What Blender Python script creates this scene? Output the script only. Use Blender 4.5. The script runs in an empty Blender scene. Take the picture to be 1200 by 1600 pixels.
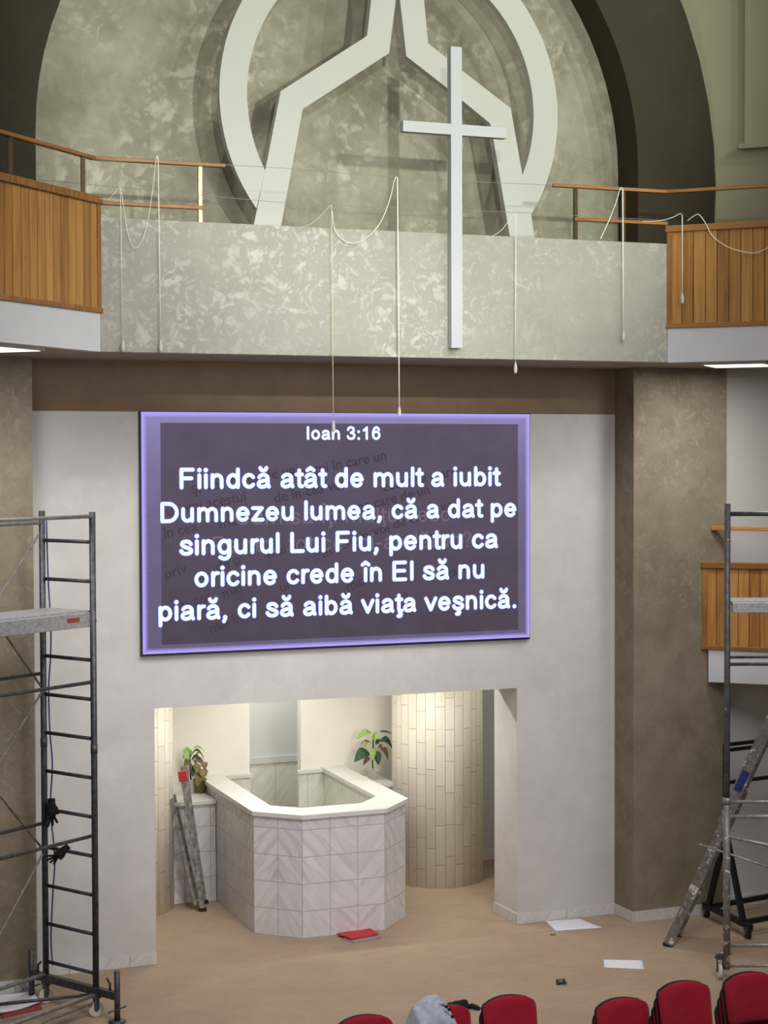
import bpy, bmesh, math, random
from mathutils import Vector, Matrix
random.seed(7)
sc = bpy.context.scene
C = sc.collection

# ------------------------------------------------------------------ camera
F_PX, YAW, PITCH, ROLL = 2834.8, 0.383126, -0.0301346, -0.003345
CAM = Vector((-4.86845, -17.29829, 4.98462))
fwd = Vector((math.sin(YAW)*math.cos(PITCH), math.cos(YAW)*math.cos(PITCH), math.sin(PITCH)))
rt = Vector((math.cos(YAW), -math.sin(YAW), 0)); up = rt.cross(fwd)
rr = rt*math.cos(ROLL) + up*math.sin(ROLL); uu = -rt*math.sin(ROLL) + up*math.cos(ROLL)
cd = bpy.data.cameras.new('camera'); co = bpy.data.objects.new('camera', cd); C.objects.link(co)
cd.sensor_fit = 'VERTICAL'; cd.sensor_height = 24; cd.lens = F_PX/1600*24; cd.clip_end = 200
m = Matrix((rr, uu, -fwd)).transposed().to_4x4(); m.translation = CAM; co.matrix_world = m
sc.camera = co

# ------------------------------------------------------------------ light and exposure
sc.view_settings.view_transform = 'Standard'; sc.view_settings.look = 'None'
sc.view_settings.exposure = 0.17; sc.view_settings.gamma = 1; sc.view_settings.use_curve_mapping = False
wd = bpy.data.worlds.new('hall_ambient'); sc.world = wd; wd.use_nodes = True
wd.node_tree.nodes['Background'].inputs[0].default_value = (1.0, 0.975, 0.95, 1)
wd.node_tree.nodes['Background'].inputs[1].default_value = 0.10
def lamp(name, kind, loc, energy, color=(1, 1, 1), size=.2, size_y=None, target=None, spot=None):
    l = bpy.data.lights.new(name, kind); l.energy = energy; l.color = color
    if kind == 'AREA':
        l.size = size
        if size_y: l.shape = 'RECTANGLE'; l.size_y = size_y
    else: l.shadow_soft_size = size
    if spot: l.spot_size = spot; l.spot_blend = .6
    o = bpy.data.objects.new(name, l); C.objects.link(o); o.location = loc
    if target is not None:
        o.rotation_euler = (Vector(target)-Vector(loc)).to_track_quat('-Z', 'Y').to_euler()
    return o
# ceiling lamps of the hall, behind and to the right of the camera, with added fills
UPPER = (.97, 1.0, .84)
lamp('hall_and_fill_lamp', 'SPOT', (2.3, -14.0, 8.75), 2250, UPPER, .10, target=(2, 0, 9.1), spot=.62)
lamp('hall_and_fill_lamp', 'SPOT', (-2.4, -14.0, 8.75), 1450, UPPER, .10, target=(2, 0, 9.1), spot=.62)
for lx, ly, lz, le in ((6.2, -10, 12.6, 700), (8.2, -9.0, 12.6, 660), (9.8, -7.8, 12.6, 580), (-6.4, -7.5, 12.0, 300)):  # the last one, on the left, is an added fill for the arch's inner face
    lamp('hall_and_fill_lamp', 'SPOT', (lx, ly, lz), le, UPPER, .13, target=(1, 0, 8.6), spot=.95)
hl = lamp('hall_and_fill_lamp', 'AREA', (0.8, -9.5, 10.0), 158, (1, .965, .98), 5.0, target=(1.4, -1.4, 0.3)); hl.data.spread = 1.35
hl = lamp('hall_and_fill_lamp', 'AREA', (1.6, -14.0, 5.6), 37, (1, .97, .99), 3.0, target=(1.2, 0, 4.1)); hl.data.spread = .72  # added frontal fill that brightens the lower wall

# ------------------------------------------------------------------ pixel -> point on a real plane
def ray(px, py): return fwd + rr*((px-600)/F_PX) - uu*((py-800)/F_PX)
def at_y(px, py, Y):
    w = ray(px, py); return CAM + w*((Y-CAM.y)/w.y)
def at_z(px, py, Z=0.0):
    w = ray(px, py); return CAM + w*((Z-CAM.z)/w.z)
def at_plane(px, py, p, d):            # vertical plane through p along the horizontal direction d
    n = Vector((-d[1], d[0], 0)); w = ray(px, py); return CAM + w*((Vector(p)-CAM).dot(n)/w.dot(n))

# ------------------------------------------------------------------ materials
def lin(c):
    return tuple(((v/255)/12.92 if v/255 <= .04045 else (((v/255)+.055)/1.055)**2.4) for v in c)+(1,)
class NT:
    def __init__(s, name):
        s.m = bpy.data.materials.new(name); s.m.use_nodes = True
        s.n = s.m.node_tree.nodes; s.l = s.m.node_tree.links; s.b = s.n['Principled BSDF']
    def add(s, t, **kw):
        n = s.n.new(t)
        for k, v in kw.items():
            if hasattr(n, k) and k not in n.inputs: setattr(n, k, v)
            else: n.inputs[k].default_value = v
        return n
    def link(s, a, b): s.l.new(a, b)
    def ramp(s, fac, stops):
        r = s.n.new('ShaderNodeValToRGB'); e = r.color_ramp.elements
        while len(e) < len(stops): e.new(.5)
        for el, (p, c) in zip(e, stops): el.position = p; el.color = c
        s.link(fac, r.inputs[0]); return r.outputs[0]
    def mix(s, a, b, fac, blend='MIX'):
        n = s.n.new('ShaderNodeMix'); n.data_type = 'RGBA'; n.blend_type = blend
        for v, i in ((fac, 0), (a, 6), (b, 7)):
            if hasattr(v, 'links'): s.link(v, n.inputs[i])
            else: n.inputs[i].default_value = v
        return n.outputs[2]
    def math(s, op, a, b=0.0, c=None):
        n = s.n.new('ShaderNodeMath'); n.operation = op
        for i, v in enumerate((a, b) if c is None else (a, b, c)):
            if hasattr(v, 'links'): s.link(v, n.inputs[i])
            else: n.inputs[i].default_value = v
        return n.outputs[0]
    def noise(s, vec, scale, detail=4, rough=.55, dist=0):
        n = s.add('ShaderNodeTexNoise'); n.inputs['Scale'].default_value = scale
        n.inputs['Detail'].default_value = detail; n.inputs['Roughness'].default_value = rough
        n.inputs['Distortion'].default_value = dist
        if vec is not None: s.link(vec, n.inputs['Vector'])
        return n.outputs[0]
    def coord(s, k='Object'): return s.add('ShaderNodeTexCoord').outputs[k]
    def mapping(s, vec, scale=(1, 1, 1), rot=(0, 0, 0)):
        n = s.add('ShaderNodeMapping'); n.inputs['Scale'].default_value = scale; n.inputs['Rotation'].default_value = rot
        s.link(vec, n.inputs['Vector']); return n.outputs[0]
    def color(s, c):
        if hasattr(c, 'links'): s.link(c, s.b.inputs['Base Color'])
        else: s.b.inputs['Base Color'].default_value = c
    def bump(s, h, strength=.3, dist=.01):
        n = s.add('ShaderNodeBump'); n.inputs['Strength'].default_value = strength; n.inputs['Distance'].default_value = dist
        s.link(h, n.inputs['Height']); s.link(n.outputs[0], s.b.inputs['Normal'])
    def set(s, rough=.6, metal=0, spec=.4):
        s.b.inputs['Roughness'].default_value = rough; s.b.inputs['Metallic'].default_value = metal
        s.b.inputs['Specular IOR Level'].default_value = spec; return s.m

def plain(name, rgb, rough=.6, metal=0, var=.08, scale=14, spec=.4):
    t = NT(name); c = lin(rgb); f = t.noise(t.coord(), scale)
    d = tuple(v*(1-var*1.6) for v in c[:3])+(1,); h = tuple(min(1, v*(1+var*1.6)) for v in c[:3])+(1,)
    t.color(t.ramp(f, [(.3, d), (.7, h)])); return t.set(rough, metal, spec)

def stucco(name, base, flake, lo, amount, fs=6.5, sharp=.07, patch=(.42, .60)):
    """pearlescent trowelled plaster: cloudy base with smeared lighter flakes that come in patches"""
    t = NT(name); v = t.coord()
    wn = t.add('ShaderNodeTexNoise'); wn.inputs['Scale'].default_value = fs*.42; wn.inputs['Detail'].default_value = 3; t.link(v, wn.inputs['Vector'])
    vm = t.add('ShaderNodeVectorMath', operation='MULTIPLY_ADD'); t.link(wn.outputs[1], vm.inputs[0]); vm.inputs[1].default_value = (.32,)*3; t.link(v, vm.inputs[2])
    w = vm.outputs[0]
    cl = t.noise(w, .8, 5, .6); cl2 = t.noise(w, 3.2, 5, .65)
    b = t.mix(t.ramp(cl, [(.34, lin(lo)), (.66, lin(base))]), t.ramp(cl2, [(.3, lin(lo)), (.7, lin(base))]), .5)
    f1 = t.ramp(t.noise(w, fs, 3, .5), [(.55, (0, 0, 0, 1)), (.55+sharp, (1, 1, 1, 1))])
    f2 = t.ramp(t.noise(t.mapping(w, (1, 1, 1), (.4, .9, .2)), fs*2.1, 3, .5), [(.55, (0, 0, 0, 1)), (.55+sharp, (1, 1, 1, 1))])
    pm = t.ramp(t.noise(v, 1.0, 2), [(patch[0], (.15, .15, .15, 1)), (patch[1], (1, 1, 1, 1))])
    f = t.math('MULTIPLY', t.math('MULTIPLY', t.math('MAXIMUM', f1, t.math('MULTIPLY', f2, .7)), pm), amount)
    t.color(t.mix(b, lin(flake), f)); t.bump(cl2, .10, .01)
    t.set(.62, 0, .3)
    r = t.math('SUBTRACT', .66, t.math('MULTIPLY', f, .18)); t.link(r, t.b.inputs['Roughness'])
    return t.m

M = {}
M['stucco_upper'] = stucco('stucco_upper', (170, 167, 151), (204, 203, 188), (132, 126, 110), .7, 5.0, .12)
M['stucco_parapet'] = stucco('stucco_parapet', (164, 162, 153), (204, 204, 198), (153, 150, 140), .60, 9.5, .10, (.40, .58))  # white flakes also hold the pearly shimmer as flat colour
M['stucco_lower'] = stucco('stucco_lower', (205, 202, 199), (218, 216, 213), (192, 188, 185), .4, 4.0, .2)
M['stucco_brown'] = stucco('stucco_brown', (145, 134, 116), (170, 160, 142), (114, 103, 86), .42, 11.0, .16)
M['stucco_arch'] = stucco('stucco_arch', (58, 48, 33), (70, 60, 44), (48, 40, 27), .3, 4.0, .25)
M['brown_paint'] = plain('brown_paint', (122, 102, 81), .7, 0, .06, 3)
M['white_wall'] = plain('white_wall', (214, 211, 206), .7, 0, .02, 2)
M['grey_green_wall'] = plain('grey_green_wall', (184, 178, 152), .7, 0, .02, 2)
M['cream_wall'] = plain('cream_wall', (230, 227, 217), .6, 0, .02, 2)
M['grey_wall'] = plain('grey_wall', (196, 199, 198), .6, 0, .02, 2)
M['white_paint'] = plain('white_paint', (192, 194, 188), .5, 0, .012, 3)
M['white_cross'] = plain('white_cross', (184, 187, 193), .5, 0, .012, 3)
M['white_fascia'] = plain('white_fascia', (208, 210, 216), .6, 0, .02, 3)
M['soffit'] = plain('soffit', (160, 148, 134), .7, 0, .05, 3)
M['steel_dark'] = plain('steel_dark', (84, 84, 88), .5, .55, .25, 22)
M['aluminium'] = plain('aluminium', (150, 148, 144), .45, .5, .2, 26)
M['aluminium_grimy'] = plain('aluminium_grimy', (140, 137, 132), .5, .45, .35, 18)
def splashed(name, rgb, thr):
    t = NT(name); v = t.coord(); c = lin(rgb); f = t.noise(v, 20, 4); sp = t.noise(v, 13, 3, .6, .6)
    b = t.ramp(f, [(.3, tuple(x*.7 for x in c[:3])+(1,)), (.7, tuple(min(1, x*1.35) for x in c[:3])+(1,))])
    k = t.ramp(sp, [(thr, (0, 0, 0, 1)), (thr+.035, (1, 1, 1, 1))])
    t.color(t.mix(b, lin((214, 211, 206)), k)); t.link(t.math('SUBTRACT', .45, t.math('MULTIPLY', k, .45)), t.b.inputs['Metallic'])
    t.b.inputs['Roughness'].default_value = .55; return t.m
M['splashed_aluminium'] = splashed('splashed_aluminium', (130, 127, 123), .60)
M['splashed_steel'] = splashed('splashed_steel', (94, 94, 97), .68)
M['plank_metal'] = plain('plank_metal', (166, 166, 168), .5, .3, .15, 30)
M['black_metal'] = plain('black_metal', (24, 23, 24), .5, .2, .1)
M['black_plastic'] = plain('black_plastic', (26, 20, 22), .55, 0, .1)
M['black_cloth'] = plain('black_cloth', (18, 18, 20), .9, 0, .2, 40)
M['rubber'] = plain('rubber', (40, 38, 38), .8)
M['white_wheel'] = plain('white_wheel', (205, 200, 192), .5, 0, .1)
M['white_cable'] = plain('white_cable', (232, 230, 220), .5, 0, .03)
M['yellow_cable'] = plain('yellow_cable', (214, 208, 176), .5, 0, .03)
M['wire'] = plain('wire', (150, 146, 136), .5, .4, .03)
M['blue_cable'] = plain('blue_cable', (48, 56, 120), .5)
M['paper'] = plain('paper', (226, 226, 232), .8, 0, .02)
M['red_card'] = plain('red_card', (196, 48, 58), .6, 0, .06)
M['red_plastic'] = plain('red_plastic', (186, 52, 58), .5)
M['red_label'] = plain('red_label', (150, 60, 55), .6)
M['grey_card'] = plain('grey_card', (150, 140, 136), .8)
M['blue_label'] = plain('blue_label', (40, 52, 120), .6, 0, .3, 60)
M['plaster_splash'] = plain('plaster_splash', (215, 212, 206), .8)
M['jacket'] = plain('jacket', (164, 170, 184), .9, 0, .12, 26)
M['leaf_dark'] = plain('leaf_dark', (40, 78, 50), .45, 0, .25, 30)
M['leaf_light'] = plain('leaf_light', (146, 176, 96), .5, 0, .25, 34)
M['leaf_olive'] = plain('leaf_olive', (112, 104, 60), .6, 0, .3, 34)
M['leaf_brown'] = plain('leaf_brown', (128, 98, 74), .7, 0, .3, 34)
M['stem'] = plain('stem', (70, 62, 38), .7)
M['pot_white'] = plain('pot_white', (226, 222, 210), .4, 0, .03)
M['pot_olive'] = plain('pot_olive', (122, 110, 72), .6, 0, .25, 20)
M['soil'] = plain('soil', (54, 42, 32), .95)

def fabric_red():
    t = NT('red_fabric'); f = t.noise(t.coord(), 160, 3); g = t.noise(t.coord(), 5, 2)
    a = t.ramp(f, [(.3, lin((132, 14, 34))), (.7, lin((166, 22, 46)))])
    t.color(t.mix(a, t.ramp(g, [(.3, lin((128, 12, 32))), (.7, lin((170, 24, 48)))]), .4)); t.bump(f, .2, .003)
    t.b.inputs['Sheen Weight'].default_value = .15
    return t.set(.85, 0, .2)
M['red_fabric'] = fabric_red()

def carpet():
    t = NT('carpet'); v = t.coord()
    a = t.ramp(t.noise(v, 46, 4, .7), [(.30, lin((150, 130, 109))), (.70, lin((182, 161, 138)))])
    b = t.ramp(t.noise(v, 1.1, 5, .6, .8), [(.3, lin((150, 131, 110))), (.72, lin((180, 159, 136)))])
    w = t.noise(t.mapping(v, (1, 3, 1), (0, 0, .5)), 3.2, 6, .7, 1)
    c = t.mix(t.mix(a, b, .5), t.ramp(w, [(.35, lin((136, 118, 98))), (.7, lin((182, 162, 139)))]), .18)
    t.color(c); t.bump(t.noise(v, 200, 2), .25, .004); return t.set(.95, 0, .12)
M['carpet'] = carpet()

def wood(name, w, tones):
    """vertical boards, UV in metres, one tone per board with long grain"""
    t = NT(name); uv = t.coord('UV'); sp = t.add('ShaderNodeSeparateXYZ'); t.link(uv, sp.inputs[0])
    idx = t.math('FLOOR', t.math('DIVIDE', sp.outputs[0], w))
    wn = t.add('ShaderNodeTexWhiteNoise', noise_dimensions='1D'); t.link(idx, wn.inputs['W'])
    cb = t.add('ShaderNodeCombineXYZ'); t.link(sp.outputs[0], cb.inputs[0]); t.link(sp.outputs[1], cb.inputs[1]); t.link(wn.outputs[0], cb.inputs[2])
    g = t.noise(t.mapping(cb.outputs[0], (26, 1.6, 9)), 1.0, 5, .6, .6)
    kn = t.noise(t.mapping(cb.outputs[0], (14, 4.5, 9)), 1.0, 2, .5)
    base = t.ramp(wn.outputs[0], [(0, lin(tones[0])), (.5, lin(tones[1])), (1, lin(tones[2]))])
    c = t.mix(base, t.ramp(g, [(.3, lin((110, 66, 26))), (.65, lin((214, 158, 84)))]), .38)
    c = t.mix(c, lin((66, 38, 16)), t.ramp(kn, [(.72, (0, 0, 0, 1)), (.80, (.8, .8, .8, 1))]))
    t.color(c); t.bump(g, .1, .003); return t.set(.42, 0, .4)
M['wood'] = wood('wood', .118, [(142, 96, 50), (170, 120, 64), (196, 148, 86)])
M['wood_rail'] = wood('wood_rail', 5.0, [(122, 80, 50), (132, 88, 54), (142, 96, 60)])

def marble(name, tw, th, base, vein, grout, rowtint=.06, veins=True):
    """square tiles in UV metres; the veining mirrors from tile to tile like book-matched slabs"""
    t = NT(name); uv = t.coord('UV'); sp = t.add('ShaderNodeSeparateXYZ'); t.link(uv, sp.inputs[0])
    pu = t.math('PINGPONG', sp.outputs[0], tw*2)
    cb = t.add('ShaderNodeCombineXYZ'); t.link(pu, cb.inputs[0]); t.link(sp.outputs[1], cb.inputs[1])
    tid = t.math('FLOOR', t.math('DIVIDE', sp.outputs[1], th)); t.link(t.math('MULTIPLY', tid, 3.7), cb.inputs[2])
    mp = t.mapping(cb.outputs[0], (1, 1, 1), (0, 0, math.radians(50)))
    mp = t.mapping(mp, (2.6, 17, 1))
    n1 = t.noise(mp, 1.0, 6, .62, .5)
    v = t.ramp(n1, [(.42, lin(base)), (.58, lin(tuple((a+b)//2 for a, b in zip(base, vein)))), (.70, lin(vein))])
    cl = t.noise(t.coord(), 2.2, 3)
    v = t.mix(v, lin(tuple(int(x*.93) for x in base)), t.ramp(cl, [(.4, (0, 0, 0, 1)), (.7, (.6, .6, .6, 1))]))
    br = t.add('ShaderNodeTexBrick', offset=0.0, squash=1.0)
    t.link(uv, br.inputs['Vector'])
    for k, val in (('Scale', 1), ('Mortar Size', .004), ('Mortar Smooth', .1), ('Brick Width', tw), ('Row Height', th)): br.inputs[k].default_value = val
    c = t.mix(v, lin(grout), br.outputs['Fac'])
    t.color(c); return t.set(.32, 0, .45)
M['marble_tile'] = marble('marble_tile', .298, .282, (218, 215, 216), (184, 181, 184), (158, 155, 156))
M['marble_white'] = marble('marble_white', 9, 9, (216, 215, 210), (206, 204, 198), (190, 188, 182))
M['marble_pool'] = marble('marble_pool', .33, .62, (216, 216, 206), (190, 190, 184), (168, 166, 156))
M['marble_base'] = marble('marble_base', .6, 3, (212, 210, 207), (184, 179, 176), (150, 146, 142))

def marble_column():
    t = NT('marble_strips'); uv = t.coord('UV'); sp = t.add('ShaderNodeSeparateXYZ'); t.link(uv, sp.inputs[0])
    cb = t.add('ShaderNodeCombineXYZ'); t.link(sp.outputs[1], cb.inputs[0]); t.link(sp.outputs[0], cb.inputs[1])
    br = t.add('ShaderNodeTexBrick', offset=.42, offset_frequency=2, squash=.8, squash_frequency=3); t.link(cb.outputs[0], br.inputs['Vector'])
    for k, val in (('Scale', 1), ('Mortar Size', .0032), ('Mortar Smooth', .2), ('Bias', 0), ('Brick Width', .46), ('Row Height', .115)): br.inputs[k].default_value = val
    br.inputs['Color1'].default_value = lin((234, 230, 216)); br.inputs['Color2'].default_value = lin((226, 220, 206)); br.inputs['Mortar'].default_value = lin((150, 140, 122))
    st = t.noise(t.mapping(uv, (3, 1.2, 1)), 1.6, 4, .6, .6)
    c = t.mix(br.outputs['Color'], lin((226, 202, 164)), t.ramp(st, [(.55, (0, 0, 0, 1)), (.8, (.6, .6, .6, 1))]))
    vn = t.noise(t.mapping(uv, (9, 5, 1), (0, 0, .7)), 1.4, 6, .6, 1)
    c = t.mix(c, lin((188, 184, 176)), t.ramp(vn, [(.6, (0, 0, 0, 1)), (.72, (.5, .5, .5, 1))]))
    t.color(c); return t.set(.4, 0, .4)
M['marble_column'] = marble_column()

def emit(name, rgb, strength=1.0):
    t = NT(name); t.color((0, 0, 0, 1)); t.b.inputs['Emission Color'].default_value = lin(rgb); t.b.inputs['Emission Strength'].default_value = strength
    return t.set(.5, 0, .1)
M['lamp_glow'] = emit('lamp_glow', (255, 252, 246), 1.2)
M['tube_glow'] = emit('tube_glow', (255, 240, 205), 2.0)
M['text_white'] = emit('text_white', (232, 250, 255), 1.0)
M['text_halo'] = emit('text_halo', (92, 84, 190), 1.0)
M['text_ghost'] = emit('text_ghost', (108, 96, 118), 1.0)
M['text_print'] = emit('text_print', (64, 55, 66), 1.0)

SX, SZT, SW_, SH_ = -0.459, 5.434, 4.2, 2.3625        # projected picture on the wall
def screen_image():
    """two overlapping projector images: a violet outer picture and a darker inner one"""
    t = NT('projected_image'); uv = t.coord('UV'); sp = t.add('ShaderNodeSeparateXYZ'); t.link(uv, sp.inputs[0])
    u, v = sp.outputs[0], sp.outputs[1]
    def edge(x, d):
        return t.math('MINIMUM', t.math('MINIMUM', t.math('SUBTRACT', u, d[0]), t.math('SUBTRACT', SW_-d[1], u)),
                      t.math('MINIMUM', t.math('SUBTRACT', v, d[2]), t.math('SUBTRACT', SH_-d[3], v)))
    inner = t.math('GREATER_THAN', edge(0, (.19, .135, .085, .105)), 0)
    rim = edge(0, (0, 0, 0, 0))
    nz = t.noise(uv, 3, 5, .6, .5); fine = t.noise(uv, 60, 2)
    vy = t.math('DIVIDE', v, SH_)
    d = t.mix(lin((60, 50, 58)), lin((94, 86, 106)), t.math('MULTIPLY', t.math('ADD', vy, nz), .55))
    d = t.mix(d, lin((60, 52, 62)), t.math('MULTIPLY', fine, .25))
    o = t.mix(lin((84, 76, 100)), lin((138, 130, 176)), t.math('MULTIPLY', t.math('ADD', t.math('POWER', vy, 3.0), t.math('MULTIPLY', nz, .4)), .8))
    c = t.mix(o, d, inner)
    rimf = t.ramp(t.math('ADD', rim, t.math('MULTIPLY', fine, .03)), [(0.03, (1, 1, 1, 1)), (.07, (0, 0, 0, 1))])
    c = t.mix(c, lin((170, 156, 238)), rimf)
    t.color((.01, .01, .01, 1)); t.link(c, t.b.inputs['Emission Color']); t.b.inputs['Emission Strength'].default_value = 1.0
    return t.set(.8, 0, .05)
M['projected_image'] = screen_image()

# ------------------------------------------------------------------ mesh helpers
class MB:
    def __init__(s): s.v = []; s.f = []; s.uv = []; s.mi = []; s.smooth = []
    def face(s, idx, uv=None, mi=0, sm=False): s.f.append(idx); s.uv.append(uv); s.mi.append(mi); s.smooth.append(sm)
    def add(s, pts):
        n = len(s.v); s.v += [Vector(p) for p in pts]; return n
    def box(s, lo, hi, mi=0):
        (x0, y0, z0), (x1, y1, z1) = lo, hi
        n = s.add([(x, y, z) for z in (z0, z1) for y in (y0, y1) for x in (x0, x1)])
        for q, ax in (((0, 2, 3, 1), (0, 1)), ((4, 5, 7, 6), (0, 1)), ((0, 1, 5, 4), (0, 2)), ((2, 6, 7, 3), (0, 2)), ((0, 4, 6, 2), (1, 2)), ((1, 3, 7, 5), (1, 2))):
            ids = [n+i for i in q]; s.face(ids, [(s.v[i][ax[0]], s.v[i][ax[1]]) for i in ids], mi)
        return s
    def bar(s, p0, p1, w, h, upv=(0, 0, 1), mi=0):
        p0, p1 = Vector(p0), Vector(p1); d = (p1-p0).normalized(); u = Vector(upv)
        if abs(d.dot(u)) > .98: u = Vector((0, 1, 0))
        a = d.cross(u).normalized()*w/2; b = a.cross(d).normalized()*h/2; L = (p1-p0).length
        n = s.add([p0-a-b, p0+a-b, p0+a+b, p0-a+b, p1-a-b, p1+a-b, p1+a+b, p1-a+b])
        for k in range(4):
            i, j = k, (k+1) % 4; s.face([n+i, n+j, n+4+j, n+4+i], [(0, 0), (w, 0), (w, L), (0, L)], mi)
        s.face([n+3, n+2, n+1, n], None, mi); s.face([n+4, n+5, n+6, n+7], None, mi); return s
    def tube(s, path, r, n=8, mi=0, closed=False):
        path = [Vector(p) for p in path]; rings = []; prev = None
        rad = r if isinstance(r, (list, tuple)) else [r]*len(path)
        for i, p in enumerate(path):
            d = (path[min(i+1, len(path)-1)]-path[max(i-1, 0)]).normalized()
            a = (Vector((0, 0, 1)) if abs(d.z) < .9 else Vector((1, 0, 0))) if prev is None else prev
            a = (a-d*a.dot(d)).normalized(); prev = a; b = d.cross(a)
            rings.append(s.add([p+(a*math.cos(2*math.pi*k/n)+b*math.sin(2*math.pi*k/n))*rad[i] for k in range(n)]))
        for i in range(len(path)-1):
            for k in range(n):
                s.face([rings[i]+k, rings[i]+(k+1) % n, rings[i+1]+(k+1) % n, rings[i+1]+k], None, mi, True)
        s.face([rings[0]+k for k in reversed(range(n))], None, mi); s.face([rings[-1]+k for k in range(n)], None, mi); return s
    def lathe(s, prof, c=(0, 0, 0), n=24, mi=0, a0=0, a1=2*math.pi):
        full = abs(a1-a0-2*math.pi) < 1e-6; seg = n; rings = []
        for r, z in prof:
            rings.append(s.add([(c[0]+r*math.cos(a0+(a1-a0)*k/seg), c[1]+r*math.sin(a0+(a1-a0)*k/seg), c[2]+z) for k in range(seg if full else seg+1)]))
        m = seg if full else seg+1
        for i in range(len(prof)-1):
            for k in range(seg):
                k2 = (k+1) % m; A0, A1 = (a1-a0)*k/seg*prof[0][0], (a1-a0)*(k+1)/seg*prof[0][0]
                s.face([rings[i]+k, rings[i]+k2, rings[i+1]+k2, rings[i+1]+k], [(A0, prof[i][1]), (A1, prof[i][1]), (A1, prof[i+1][1]), (A0, prof[i+1][1])], mi, True)
        if full:
            if prof[0][0] > 1e-4: s.face([rings[0]+k for k in reversed(range(m))], None, mi)
            if prof[-1][0] > 1e-4: s.face([rings[-1]+k for k in range(m)], None, mi)
        return s
    def prism(s, poly, vec, mi=0, wallmi=None):
        """closed outline (3-D points in one plane) swept along vec; sides carry UV in metres"""
        poly = [Vector(p) for p in poly]; vec = Vector(vec); k = len(poly)
        n = s.add(poly+[p+vec for p in poly]); acc = 0; w = mi if wallmi is None else wallmi; L = vec.length
        s.face([n+i for i in reversed(range(k))], None, mi); s.face([n+k+i for i in range(k)], None, mi)
        for i in range(k):
            j = (i+1) % k; d = (poly[j]-poly[i]).length
            s.face([n+i, n+j, n+k+j, n+k+i], [(acc, 0), (acc+d, 0), (acc+d, L), (acc, L)], w); acc += d
        return s
    def build(s, name, mats, parent=None, bevel=0, smooth=False, loc=None):
        me = bpy.data.meshes.new(name); o = Vector(loc) if loc else Vector((0, 0, 0))
        me.from_pydata([v-o for v in s.v], [], s.f)
        uvl = me.uv_layers.new(name='UVMap')
        for p in me.polygons:
            p.material_index = s.mi[p.index]; p.use_smooth = smooth or s.smooth[p.index]
            u = s.uv[p.index]
            if u:
                for li, q in zip(p.loop_indices, u): uvl.data[li].uv = q
            else:
                for li, vi in zip(p.loop_indices, p.vertices): co_ = me.vertices[vi].co; uvl.data[li].uv = (co_.x+co_.y, co_.z)
        bm = bmesh.new(); bm.from_mesh(me); bmesh.ops.recalc_face_normals(bm, faces=bm.faces); bm.to_mesh(me); bm.free()
        ob = bpy.data.objects.new(name, me); C.objects.link(ob); ob.location = o
        for mt in (mats if isinstance(mats, list) else [mats]): me.materials.append(M[mt] if isinstance(mt, str) else mt)
        if parent:
            ob.parent = parent; q = parent
            while q: ob.location = ob.location-q.location; q = q.parent
        if bevel:
            b = ob.modifiers.new('bevel', 'BEVEL'); b.width = bevel; b.segments = 2; b.limit_method = 'ANGLE'; b.angle_limit = .7
        return ob
def tag(o, label=None, cat=None, group=None, kind=None):
    for k, v in (('label', label), ('category', cat), ('group', group), ('kind', kind)):
        if v: o[k] = v
    return o
def thing(name, loc, label, cat, group=None):
    o = bpy.data.objects.new(name, None); C.objects.link(o); o.location = loc; o.empty_display_size = .1
    return tag(o, label, cat, group)
def struct(mb, name, mats, **k): return tag(mb.build(name, mats, **k), kind='structure')
def catmull(pts, n=8):
    pts = [Vector(p) for p in pts]; out = []
    for i in range(len(pts)-1):
        p0, p1, p2, p3 = pts[max(i-1, 0)], pts[i], pts[i+1], pts[min(i+2, len(pts)-1)]
        for k in range(n):
            t = k/n; out.append(.5*((2*p1)+(p2-p0)*t+(2*p0-5*p1+4*p2-p3)*t*t+(3*p1-p0-3*p2+p3)*t**3))
    return out+[pts[-1]]

# ================================================================== SETTING
struct(MB().box((-9, -19, -.15), (12, 6.5, 0)), 'floor', 'carpet')
OX0, OX1, OZ, JD = -.333, 3.62, 2.529, .56            # opening in the stage wall
BZ = 5.438                                            # lower edge of the dark painted band
Z_S, PY, PX0, PX1, PZ1 = 5.93, -1.45, -1.178, 4.592, 7.111     # parapet
b = MB(); b.box((-2.6, 0, 0), (OX0, JD, BZ)); b.box((OX1, 0, 0), (5.4, JD, BZ)); b.box((OX0, 0, OZ), (OX1, JD, BZ)); b.box((-2.6, 0, BZ), (5.4, JD, Z_S), 1)
struct(b, 'wall_back', ['stucco_lower', 'brown_paint'])
struct(MB().box((-2.7, 0.02, Z_S+.14), (6.2, .5, 11.6)), 'wall_back_upper', 'stucco_upper')

# brown arch surround with its two piers, one solid each level
def arch_poly(cx, cz, r, z0, zt, sgn):
    p = []
    return p
AC, AZ, AR = 1.66, 8.02, 3.19
poly = []
for k in range(41):
    a = math.pi - math.pi*k/40; poly.append((AC+AR*math.cos(a), -.41, AZ+AR*math.sin(a)))
inner = [(AC-AR, -.41, Z_S+.14)]+poly+[(AC+AR, -.41, Z_S+.14)]
outer = []
ocx, ocz, orad = 1.027, 7.845, 4.78
for k in range(13):
    z = Z_S+.14+(11.5-Z_S-.14)*k/12; outer.append((ocx+math.sqrt(max(0, orad**2-(z-ocz)**2)), -.41, z))
outl = [(2*AC-x, y, z) for x, y, z in reversed(outer)]
full = inner+outer+outl
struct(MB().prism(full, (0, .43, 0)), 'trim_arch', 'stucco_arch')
struct(MB().box((4.80, -.41, 0), (5.95, .3, Z_S)), 'wall_pier_right', 'stucco_brown')
struct(MB().box((-3.4, -.41, 0), (-1.585, .3, Z_S)), 'wall_pier_left', 'stucco_brown')
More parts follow.
